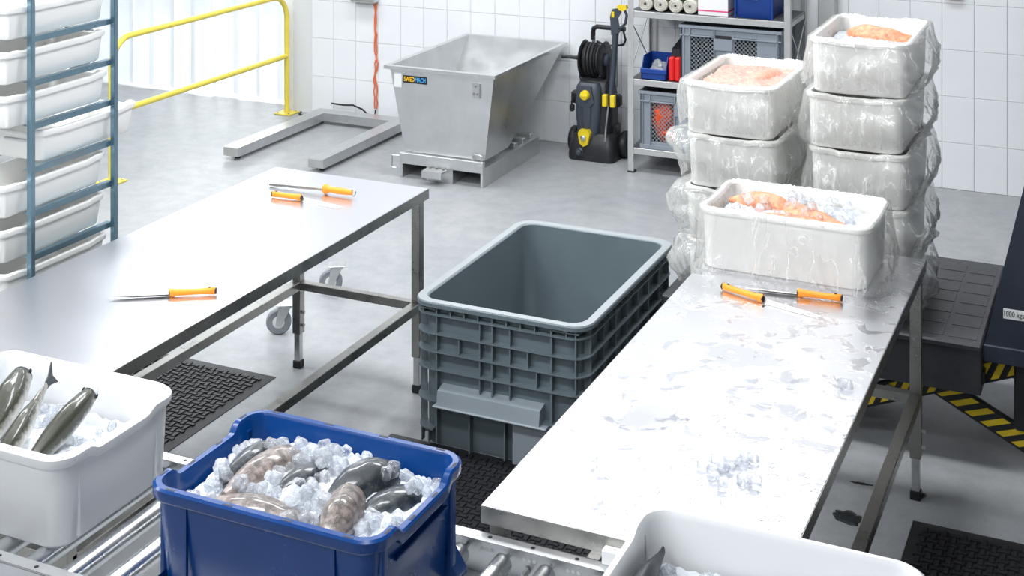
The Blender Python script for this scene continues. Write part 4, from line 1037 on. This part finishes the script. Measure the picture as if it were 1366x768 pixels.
bf('long tan fish along the front rim of blue crate', 'fish_tan', 0.30, 0.052, 0.05, -0.055, -0.135, 0.022, -4)
bf('large dark fish arched at the right of blue crate', 'fish_dark', 0.22, 0.06, 0.055, 0.110, 0.055, 0.040, 68)
bf('tan fish under the arched dark fish in blue crate', 'fish_tan', 0.23, 0.046, 0.05, 0.135, -0.08, 0.036, 104)
bf('blue-grey fish beside ice cubes at right end of blue crate', 'fish_dark', 0.17, 0.048, 0.036, 0.20, 0.035, 0.026, 55)
def on_fish(x, y, lim=1.0):
    for fx, fy, a, hl, hw_ in FB:
        c_, s_ = math.cos(R(a)), math.sin(R(a)); u = (x - fx) * c_ + (y - fy) * s_; w = -(x - fx) * s_ + (y - fy) * c_
        if (u / hl) ** 2 + (w / hw_) ** 2 < lim: return True
    return False
n = 0
while n < 165:
    x, y = random.uniform(-0.26, 0.26), random.uniform(-0.165, 0.165)
    if on_fish(x, y, 0.62): continue
    up = 0.022 if on_fish(x, y, 1.0) else 0.0
    ice_cube((BX + x, BY + y, ZI + zb(x, y) + up + random.uniform(0.0, 0.014)), 'clear ice cube in the heap around fish in blue crate', 'ice cubes in the blue crate', random.uniform(0.85, 1.25)); n += 1

# white crates
def white_crate(loc, label):
    t = thing('white_crate', label, 'crate', loc, 0, 'white crates on the conveyor')
    w, d, h = 0.645, 0.475, 0.24
    notch_lim[0] = w / 2 - 0.06
    tub(w, d, h, 0.008, 0.055, 0.02, 0.014, 0.032, 0.012, notch('x', 0.09, 0.13, 0.016), 24, 7, soft=0.008).obj('body', 'white_cool', t)
    for sx in (-1, 1):
        for y in (-0.15, 0.15): G().box(min(sx * (w / 2 - 0.03), sx * (w / 2 - 0.015)), max(sx * (w / 2 - 0.03), sx * (w / 2 - 0.015)), y - 0.004, y + 0.004, 0.012, h - 0.03, 0.003).obj('rib', 'white_cool', t)
    return t
WX, WYc = -2.752, 2.885
white_crate((WX, WYc, ROLL_TOP), 'white plastic crate with three fish on ice at left edge')
VX, VY = -0.735, 2.84
white_crate((VX, VY, ROLL_TOP), 'white plastic crate of ice at the bottom right on conveyor')
def zw(x, y): return 0.10 + 0.03 * x + 0.02 * noise.noise(Vector((x * 7, y * 7, 5)))
ice_bed('crushed_ice_bed', 'crushed ice around the fish in left white crate', 0.545, 0.385, (WX, WYc, ROLL_TOP + 0.02), zw, zb=0.0)
ice_bed('crushed_ice_bed', 'crushed ice filling the white crate at bottom right', 0.545, 0.385, (VX, VY, ROLL_TOP + 0.03), zw, zb=0.0)
GW = 'fish in the left white crate'
def wfish(label, L, w, h, x, y, z, rz, ry, bend=0.0, rx=0, snout=True): fish(label, 'fish_silver', L, w, h, (WX + x, WYc + y, ROLL_TOP + z), (R(rx), R(ry), R(rz)), GW, bend, tail=not snout, fins=False, snout=snout, eye=snout)
wfish('olive fish with pale snout nearest the blue crate', 0.40, 0.034, 0.040, 0.100, -0.02, 0.165, 96, -16, 0.0, 22)
wfish('dark fish lying tail up in the middle of left white crate', 0.36, 0.026, 0.034, -0.02, -0.02, 0.165, 108 + 180, 16, 0.02, 10, False)
wfish('mottled olive fish at the left edge of white crate', 0.40, 0.042, 0.046, -0.120, 0.012, 0.165, 112, -16, 0, -12)
for k in range(55):
    x, y = random.uniform(-0.1, 0.27), random.uniform(-0.18, 0.18)
    ice_cube((WX + x, WYc + y, ROLL_TOP + 0.02 + zw(x, y) + random.uniform(0, 0.012)), 'clear ice cube among fish in left white crate', 'ice cubes in the left white crate', random.uniform(0.8, 1.2))
for k in range(45):
    x, y = random.uniform(-0.27, 0.27), random.uniform(-0.05, 0.18)
    ice_cube((VX + x, VY + y, ROLL_TOP + 0.03 + zw(x, y) + random.uniform(0, 0.01)), 'clear ice cube in white crate at bottom right', 'ice cubes in the right white crate', random.uniform(0.8, 1.2))
fish('dark fish against the left wall of white crate at bottom right', 'fin', 0.34, 0.03, 0.04, (VX - 0.262, VY + 0.02, ROLL_TOP + 0.160), (0, R(2), R(-90)), None, tail=False, fins=False)

# ------------------------------------------------------------------ fish boxes with bag liners
XL, XD, XH = 0.645, 0.42, 0.229
notch_lim[0] = XL / 2 - 0.05
box_me = tub(XL, XD, XH, 0.010, 0.045, 0.014, 0.012, 0.022, 0.012, notch('x', 0.07, 0.12, 0.007), 20, 6, soft=0.006).mesh('box_body', 'white')
def film_skirt(w, d, ztop, zbot, seed, amp, flare, bulges=(), inner=True, n=300, rag=0.012, fzr=None):
    """bag liner folded over the rim and hanging down around the box: wrinkled, ragged hem"""
    base = rr(w, d, 0.055, 0, 18, 8); m = len(base)
    cum = [0]
    for k in range(m): a = Vector(base[k]); b = Vector(base[(k + 1) % m]); cum.append(cum[-1] + (b - a).length)
    tot = cum[-1]; pts = []
    for k in range(n):
        q = tot * k / n; j = 0
        while cum[j + 1] < q: j += 1
        a = Vector(base[j]); b = Vector(base[(j + 1) % m]); f = (q - cum[j]) / max(1e-9, cum[j + 1] - cum[j]); pts.append(a.lerp(b, f))
    rows = []
    def dipz(x, y): return fzr(x, y) if fzr else 0
    if inner:
        rows.append([(p.x * 0.88, p.y * 0.84, ztop - 0.06 + 0.008 * noise.noise(Vector((k * 0.2, seed, 0)))) for k, p in enumerate(pts)])
        rows.append([(p.x * 0.925, p.y * 0.895, ztop - 0.012 + dipz(p.x, p.y)) for p in pts])
    rows.append([(p.x * 0.965, p.y * 0.945, ztop + (0.005 if inner else 0.0008) + dipz(p.x, p.y) + (0.003 if inner else 0) * noise.noise(Vector((k * 0.3, seed, 4)))) for k, p in enumerate(pts)])
    NR = 12
    for r_ in range(NR + 1):
        f = r_ / NR; row = []
        for k, p in enumerate(pts):
            ang = 2 * PI * k / n
            nv = Vector((p.x / w, p.y / d, 0)).normalized()
            e = Vector((math.copysign(min(1, max(0, (abs(p.x) - w / 2 + 0.07) / 0.07)), p.x), math.copysign(min(1, max(0, (abs(p.y) - d / 2 + 0.07) / 0.07)), p.y), 0))
            e = e.normalized() if e.length > 0.05 else nv
            pk = Vector((math.cos(ang), math.sin(ang), 0))
            fold = 0.5 * abs(noise.noise(pk * 4 + Vector((seed, f * 0.9, 0)))) + 0.6 * (1 - min(1, 3.2 * abs(noise.noise(pk * 7 + Vector((seed, 3, f * 1.3)))))) ** 2 + 0.45 * (1 - min(1, 3 * abs(noise.noise(pk * 15 + Vector((seed, f * 2.4, 7)))))) ** 2
            off = 0.006 + amp * max(-0.1, fold) * (0.25 + 0.75 * f) + flare * f * f
            for (ax, ay, wd, am, fc) in bulges:
                dd = (p.x - ax) ** 2 + (p.y - ay) ** 2
                off += am * math.exp(-dd / wd ** 2) * math.exp(-((f - fc) / 0.42) ** 2) * (1 + 0.45 * noise.noise(Vector((p.x * 16, p.y * 16, f * 5 + seed))))
            zz = ztop - 0.002 - (ztop - zbot) * f
            if f > 0.7: zz += rag * abs(noise.noise(pk * 17 + Vector((seed, 9, 2)))) * (f - 0.7) / 0.3
            zz += dipz(p.x, p.y) * (1 - f)
            row.append((p.x + e.x * off, p.y + e.y * off, zz))
        rows.append(row)
    return G().loft(rows, False, False)
def fish_box(loc, rz, label, seed, group, bulges=(), zbot=0.02, amp=0.016, flare=0.006, inner=True, rag=0.012):
    t = thing('fish_box', label, 'fish box', loc, rz, group)
    mobj('box_body', box_me, t)
    notch_lim[0] = XL / 2 - 0.05
    film_skirt(XL, XD, XH, zbot, seed, amp, flare, bulges, inner, rag=rag, fzr=notch('x', 0.07, 0.12, 0.007)).obj('bag_liner', 'film', t, 70)
    return t
# on the right table
TBX, TBY = -1.212, 5.262
fish_box((TBX, TBY, 0.901), R(-1), 'white fish box with clear bag liner on the wet work table', 3.1, 'white fish boxes', [(0.33, 0.0, 0.16, 0.035, 0.7), (0.31, -0.2, 0.10, 0.03, 0.9)], 0.006, 0.012, 0.012, True, 0.012)
def zt(x, y): return 0.018 * math.cos(x * 5) + 0.012 * math.cos(y * 8) + 0.014 * noise.noise(Vector((x * 8, y * 8, 1)))
ice_bed('crushed_ice_bed', 'crushed ice in the fish box on wet work table', 0.55, 0.33, (TBX, TBY, 0.901 + 0.155), zt, zb=-0.12)
GT = 'orange fish in the box on the table'
def ofish(label, m_, L, w, h, x, y, z, rz, grp): fish(label, m_, L, w, h, (x, y, z), (0, 0, R(rz)), grp, 0.06, tail=False, fat=FAT, fins=False, eye=False, fringe=False)
ofish('orange scaly fish at the right end of table fish box', 'salmon', 0.36, 0.05, 0.045, TBX + 0.09, TBY - 0.02, 0.901 + 0.178, 150, GT)
ofish('long pale orange fish along the front of table fish box', 'salmon', 0.46, 0.045, 0.04, TBX - 0.02, TBY - 0.115, 0.901 + 0.168, -3, GT)
ofish('orange fish near the rear left of table fish box', 'salmon', 0.26, 0.045, 0.045, TBX - 0.155, TBY + 0.055, 0.901 + 0.185, -6, GT)
for k in range(42):
    x, y = random.uniform(-0.26, 0.26), random.uniform(-0.15, 0.15)
    ice_cube((TBX + x, TBY + y, 0.901 + 0.165 + zt(x, y) + random.uniform(0.0, 0.035)), 'clear ice lump over orange fish in table fish box', 'ice lumps in the table fish box', random.uniform(0.9, 1.4))
# stacks on the lift
PH = 0.506; PIT = 0.2305
LSX, RSX, SYc = -1.635, -1.095, 6.165
nmL = ['lowest', 'third from top', 'second from top', 'topmost, with pale pink fish on ice']
nmR = ['lowest', 'fourth from top', 'third from top', 'second from top', 'topmost, with an orange fish showing']
for k in range(4):
    fish_box((LSX + random.uniform(-0.012, 0.012), SYc + random.uniform(-0.01, 0.01), PH + 0.001 + PIT * k - 0.005), R(90) + random.uniform(-0.02, 0.02), 'bag-lined white fish box in the shorter left stack, ' + nmL[k], 20 + k * 3.7, 'white fish boxes',
             [(-0.25, 0.21, 0.14, 0.075 if k in (1, 2, 0) else 0.02, 0.35 if k != 2 else 0.2), (-0.3, -0.1, 0.15, 0.03, 0.6), (-0.1, -0.21, 0.15, 0.04, 0.5)], 0.03, 0.022, 0.004, k == 3)
for k in range(5):
    fish_box((RSX + random.uniform(-0.012, 0.012), SYc + random.uniform(-0.01, 0.01), PH + 0.001 + PIT * k - 0.005), R(90) + random.uniform(-0.02, 0.02), 'bag-lined white fish box in the taller right stack, ' + nmR[k], 50 + k * 4.1, 'white fish boxes',
             [(-0.22, -0.21, 0.16, 0.075 if k != 2 else 0.05, 0.45), (0.1, -0.21, 0.2, 0.05, 0.5), (-0.3, 0.12, 0.12, 0.03, 0.7)], 0.03, 0.022, 0.004, k == 4)
LT, RT_ = PH + PIT * 3, PH + PIT * 4
ice_bed('crushed_ice_bed', 'pinkish crushed ice in topmost box of left stack', 0.55, 0.33, (LSX, SYc, LT + 0.175), zt, 'ice_pink', R(90), zb=-0.13)
ofish('pale pink fish under ice in topmost box of left stack', 'salmon_pale', 0.40, 0.055, 0.05, LSX + 0.08, SYc - 0.02, LT + 0.175, 80, None)
ice_bed('crushed_ice_bed', 'white crushed ice in topmost box of right stack', 0.55, 0.33, (RSX, SYc, RT_ + 0.145), zt, 'ice_bed', R(90), zb=-0.11)
ofish('orange fish on ice in topmost box of right stack', 'salmon', 0.36, 0.05, 0.055, RSX + 0.05, SYc + 0.10, RT_ + 0.168, 165, None)

# ------------------------------------------------------------------ pallet and scissor lift truck
t = thing('plastic_pallet', 'black plastic pallet under the two stacks of fish boxes', 'pallet', (-1.25, 6.265, 0.30))
hx, hy = 0.665, 0.50
G().box(-hx, hx, -hy, hy, 0.17, 0.2, 0.008).obj('deck', 'pallet', t)
G().box(-hx + 0.004, hx - 0.004, -hy + 0.004, -hy + 0.03, 0.0, 0.175, 0.004).obj('side_skirt', 'pallet', t); G().box(-hx + 0.004, hx - 0.004, hy - 0.03, hy - 0.004, 0.0, 0.175, 0.004).obj('side_skirt', 'pallet', t)
G().box(hx - 0.13, hx - 0.004, -hy + 0.03, hy - 0.03, 0.0, 0.172, 0.002).obj('end_block', 'pallet', t)
for j in range(7):
    for i in range(2): G().box(0.40 + i * 0.13, 0.51 + i * 0.13, -hy + 0.05 + j * 0.13, -hy + 0.15 + j * 0.13, 0.1995, 0.2015, 0.001).obj('anti_slip_pad', 'pallet', t)
t = thing('scissor_lift_truck', 'dark scissor lift truck with yellow hazard stripes under the pallet', 'lift truck', (-0.9, 6.2, 0))
for y in (-0.30, 0.30): G().box(-1.0, 0.32, y - 0.08, y + 0.08, 0.325, 0.38, 0.006).obj('fork', 'liftblack', t)
def arm(xa, za, xb, zb_, y, sA, sB):
    L = math.hypot(xb - xa, zb_ - za); a = math.atan2(zb_ - za, xb - xa)
    o = G().box(0, L, -0.012, 0.012, -0.045, 0.045, 0.01).obj('scissor_arm', 'liftblack', t)
    o.location = (xa, y, za); o.rotation_euler = (0, -a, 0)
    d = G().prism([(sA + 0.04, -0.033), (sB - 0.01, -0.033), (sB - 0.04, 0.033), (sA, 0.033)], -0.0135, -0.0118, 'xz').obj('hazard_decal', 'hazard', o)
for y in (-0.315, 0.285):
    arm(-0.45, 0.055, 0.56, 0.452, y, 0.06, 1.02)
    arm(-0.02, 0.335, 0.55, 0.052, y + 0.028, 0.10, 0.60)
for y in (-0.335, 0.265): G().lathe([(0.025, 0), (0.025, 0.012), (0.015, 0.016)], 16, Matrix.Translation((-0.06, y + 0.008, 0.215)) @ Matrix.Rotation(R(90), 4, 'X')).obj('pivot_pin', 'steel_dark', t)
# sloped hood at the steering end
prof = [(0.322, 0.43), (0.322, 0.50), (0.475, 1.165), (0.60, 1.20), (1.1, 1.20), (1.1, 0.43)]
hd_ = G().prism(prof, -0.40, 0.30, 'xz').obj('hood', 'gunmetal', t)
G().box(0.318, 1.1, -0.412, -0.396, 0.432, 0.50, 0.004).obj('hood_lip', 'gunmetal', t)
lb = G().prism([(0.393, 0.612), (0.393, 0.652), (0.474, 0.652), (0.474, 0.612)], -0.4015, -0.399, 'xz').obj('load_label', 'label', t)
text_obj('1000 kgs', 0.032, 'ink', lb, (0.4335, -0.4025, 0.632), (R(90), 0, 0), width=0.074)
G().box(0.43, 0.85, -0.37, 0.1, 0.16, 0.435, 0.01).obj('pump_housing', 'liftblack', t)
for y in (-0.33, 0.25): G().lathe([(0.09, -0.025), (0.09, 0.025)], 20, Matrix.Translation((0.75, y, 0.09)) @ Matrix.Rotation(R(90), 4, 'X')).obj('steer_wheel', 'rubber', t)
G().tube([(0.85, -0.05, 1.18), (1.0, -0.05, 1.35)], 0.02, 10).obj('tiller', 'liftblack', t)

# ------------------------------------------------------------------ knives and sharpening steel
def knife(pe, ph, pt, z, label, group, gloss=1):
    """pe = butt end of handle, ph = handle/blade joint, pt = tip (world xy)"""
    pe, ph, pt = Vector((*pe, 0)), Vector((*ph, 0)), Vector((*pt, 0))
    d = (ph - pe); L = d.length; a = math.atan2(d.y, d.x); bl = (pt - ph).length
    da = math.atan2((pt - ph).y, (pt - ph).x) - a
    t = thing('knife', label, 'knife', (pe.x, pe.y, z + 0.0012), a, group)
    sec = [(0, .6, .9), (.03, .85, 1.05), (.12, 1, 1.0), (.35, .95, .82), (.62, 1, .9), (.85, 1, 1.0), (.95, .95, 1.25), (1.0, .7, 1.1)]
    rings = []
    for q, w, h in sec:
        rings.append([(q * L, 0.0115 * w * math.cos(2 * PI * k / 14), 0.0135 + 0.0125 * h * math.sin(2 * PI * k / 14) - 0.0 * q) for k in range(14)])
    h = G().loft(rings).obj('handle', 'orange', t)
    G().lathe([(0.010, -0.003), (0.012, 0.0), (0.010, 0.004)], 14, Matrix.Translation((0.0, 0, 0.0135)) @ Matrix.Rotation(R(90), 4, 'Y')).obj('end_cap', 'black', h)
    G().lathe([(0.009, -0.003), (0.0105, 0.0), (0.009, 0.002)], 14, Matrix.Translation((L, 0, 0.0135)) @ Matrix.Rotation(R(90), 4, 'Y')).obj('bolster_cap', 'black', h)
    G().lathe([(0.005, 0), (0.005, 0.0015)], 10, Matrix.Translation((0.14 * L, 0, 0.0262)) @ Matrix.Rotation(0, 4, 'X')).obj('hang_hole', 'black', h)
    c, s = math.cos(da), math.sin(da)
    pr = [(0, -0.010), (bl * 0.6, -0.009), (bl * 0.9, -0.004), (bl, 0.006), (bl * 0.8, 0.009), (0, 0.010)]
    Rm = Matrix.Translation((L - 0.002, 0, 0.006)) @ Matrix.Rotation(da, 4, 'Z') @ Matrix.Rotation(R(38), 4, 'X')
    G().prism(pr, -0.0008, 0.0008, 'xy', Rm).obj('blade', 'steel_dark', t)  # darker steel paints in the dim reflection of a tilted blade
    return t
KG = 'orange-handled knives'
knife((-3.025, 4.08), (-3.163, 3.994), (-3.345, 3.879), 0.9, 'orange-handled knife lying alone on the left table', KG)
knife((-3.496, 5.123), (-3.349, 5.131), (-3.122, 5.096), 0.9, 'orange-handled knife beside the sharpening steel', KG)
knife((-1.385, 4.875), (-1.222, 4.816), (-1.001, 4.746), 0.9, 'orange-handled knife on wet table, blade pointing right', KG)
knife((-0.971, 4.938), (-1.125, 4.925), (-1.31, 4.905), 0.9, 'orange-handled knife on wet table, blade pointing left', KG)
t = thing('sharpening_steel', 'orange-handled sharpening steel lying at far end of left table', 'sharpening steel', (-3.169, 5.26, 0.9), R(180))
G().tube([(0.14, 0, 0.021), (0.43, 0.005, 0.009)], [0.009, 0.0075], 12).obj('rod', 'steel_dark', t)
h = G().lathe([(0.006, 0.0), (0.011, 0.006), (0.013, 0.03), (0.0145, 0.07), (0.012, 0.115), (0.018, 0.128), (0.022, 0.138), (0.018, 0.146)], 18, Matrix.Translation((0, 0, 0.0225)) @ Matrix.Rotation(R(90), 4, 'Y')).obj('handle', 'orange', t)
G().tube([(-0.005 + 0.012 * math.cos(2 * PI * k / 16), 0, 0.0225 + 0.014 * math.sin(2 * PI * k / 16)) for k in range(16)], 0.0025, 6, wrap=True).obj('hanging_ring', 'zinc', t)

# ------------------------------------------------------------------ ice and water on the right table
for k, (x, y) in enumerate([(-1.075, 3.60), (-1.05, 3.635), (-1.045, 3.585), (-1.02, 3.655), (-1.01, 3.62), (-0.985, 3.69), (-0.985, 3.655), (-1.03, 3.55), (-1.0, 3.525), (-0.965, 3.69), (-0.925, 3.565), (-1.02, 3.60), (-0.96, 3.57)]):
    ice_cube((x, y, 0.911), 'melting ice cube in the small cluster on wet work table', 'ice cubes on the work table', 1.15, True)
ice_cube((-0.825, 4.25, 0.913), 'single melting ice lump near the right edge of wet table', None, 1.5, True)
def puddle(name, label, cx, cy, z, rx, ry, seed, mat_n, rz=0, group=None, h=0.0012, jag=0.6):
    n = 44; o = []
    for k in range(n):
        a = 2 * PI * k / n; d = Vector((math.cos(a), math.sin(a), 0))
        q = 1 + jag * noise.noise(d * 1.4 + Vector((seed, 0, 0))) + jag * 0.7 * noise.noise(d * 4 + Vector((seed, 5, 0)))
        o.append((math.cos(a) * rx * q, math.sin(a) * ry * q))
    g = G().loft([[(x, y, 0) for x, y in o], [(x * 0.96, y * 0.96, h) for x, y in o], [(x * 0.5, y * 0.5, h * 1.3) for x, y in o]])
    ob = g.obj(name, mat_n, None, 60); ob.location = (cx, cy, z); ob.rotation_euler = (0, 0, rz)
    return tag(ob, label, 'puddle', group)
puddle('water_puddle', 'clear meltwater around the ice cluster on wet table', -0.95, 3.58, 0.9003, 0.075, 0.04, 3, 'water', 0.3)
puddle('water_puddle', 'clear water streak across the middle of wet table', -1.05, 4.02, 0.9003, 0.05, 0.20, 8, 'water', -0.35)
puddle('water_puddle', 'thin water film near the left edge of wet table', -1.30, 3.82, 0.9003, 0.07, 0.12, 13, 'water', -0.5)
puddle('water_puddle', 'broad water film at mid length of wet table', -1.17, 4.33, 0.9003, 0.12, 0.10, 21, 'water', 0.2)
puddle('water_puddle', 'small water drop trail near right edge of wet table', -0.87, 3.92, 0.9003, 0.03, 0.02, 34, 'water', 0.1)
puddle('floor_puddle', 'dark wet patch on floor beneath the wet table', -1.0, 5.21, 0.0005, 0.06, 0.045, 41, 'wet', -0.5, jag=0.35)
puddle('floor_puddle', 'small wet spot on floor beside the table leg', -0.777, 5.49, 0.0005, 0.018, 0.022, 55, 'wet', 0.2)
puddle('floor_puddle', 'thin dark smear on floor nearest the tall white crate', -1.0, 5.48, 0.0005, 0.04, 0.008, 62, 'wet', 0.1)
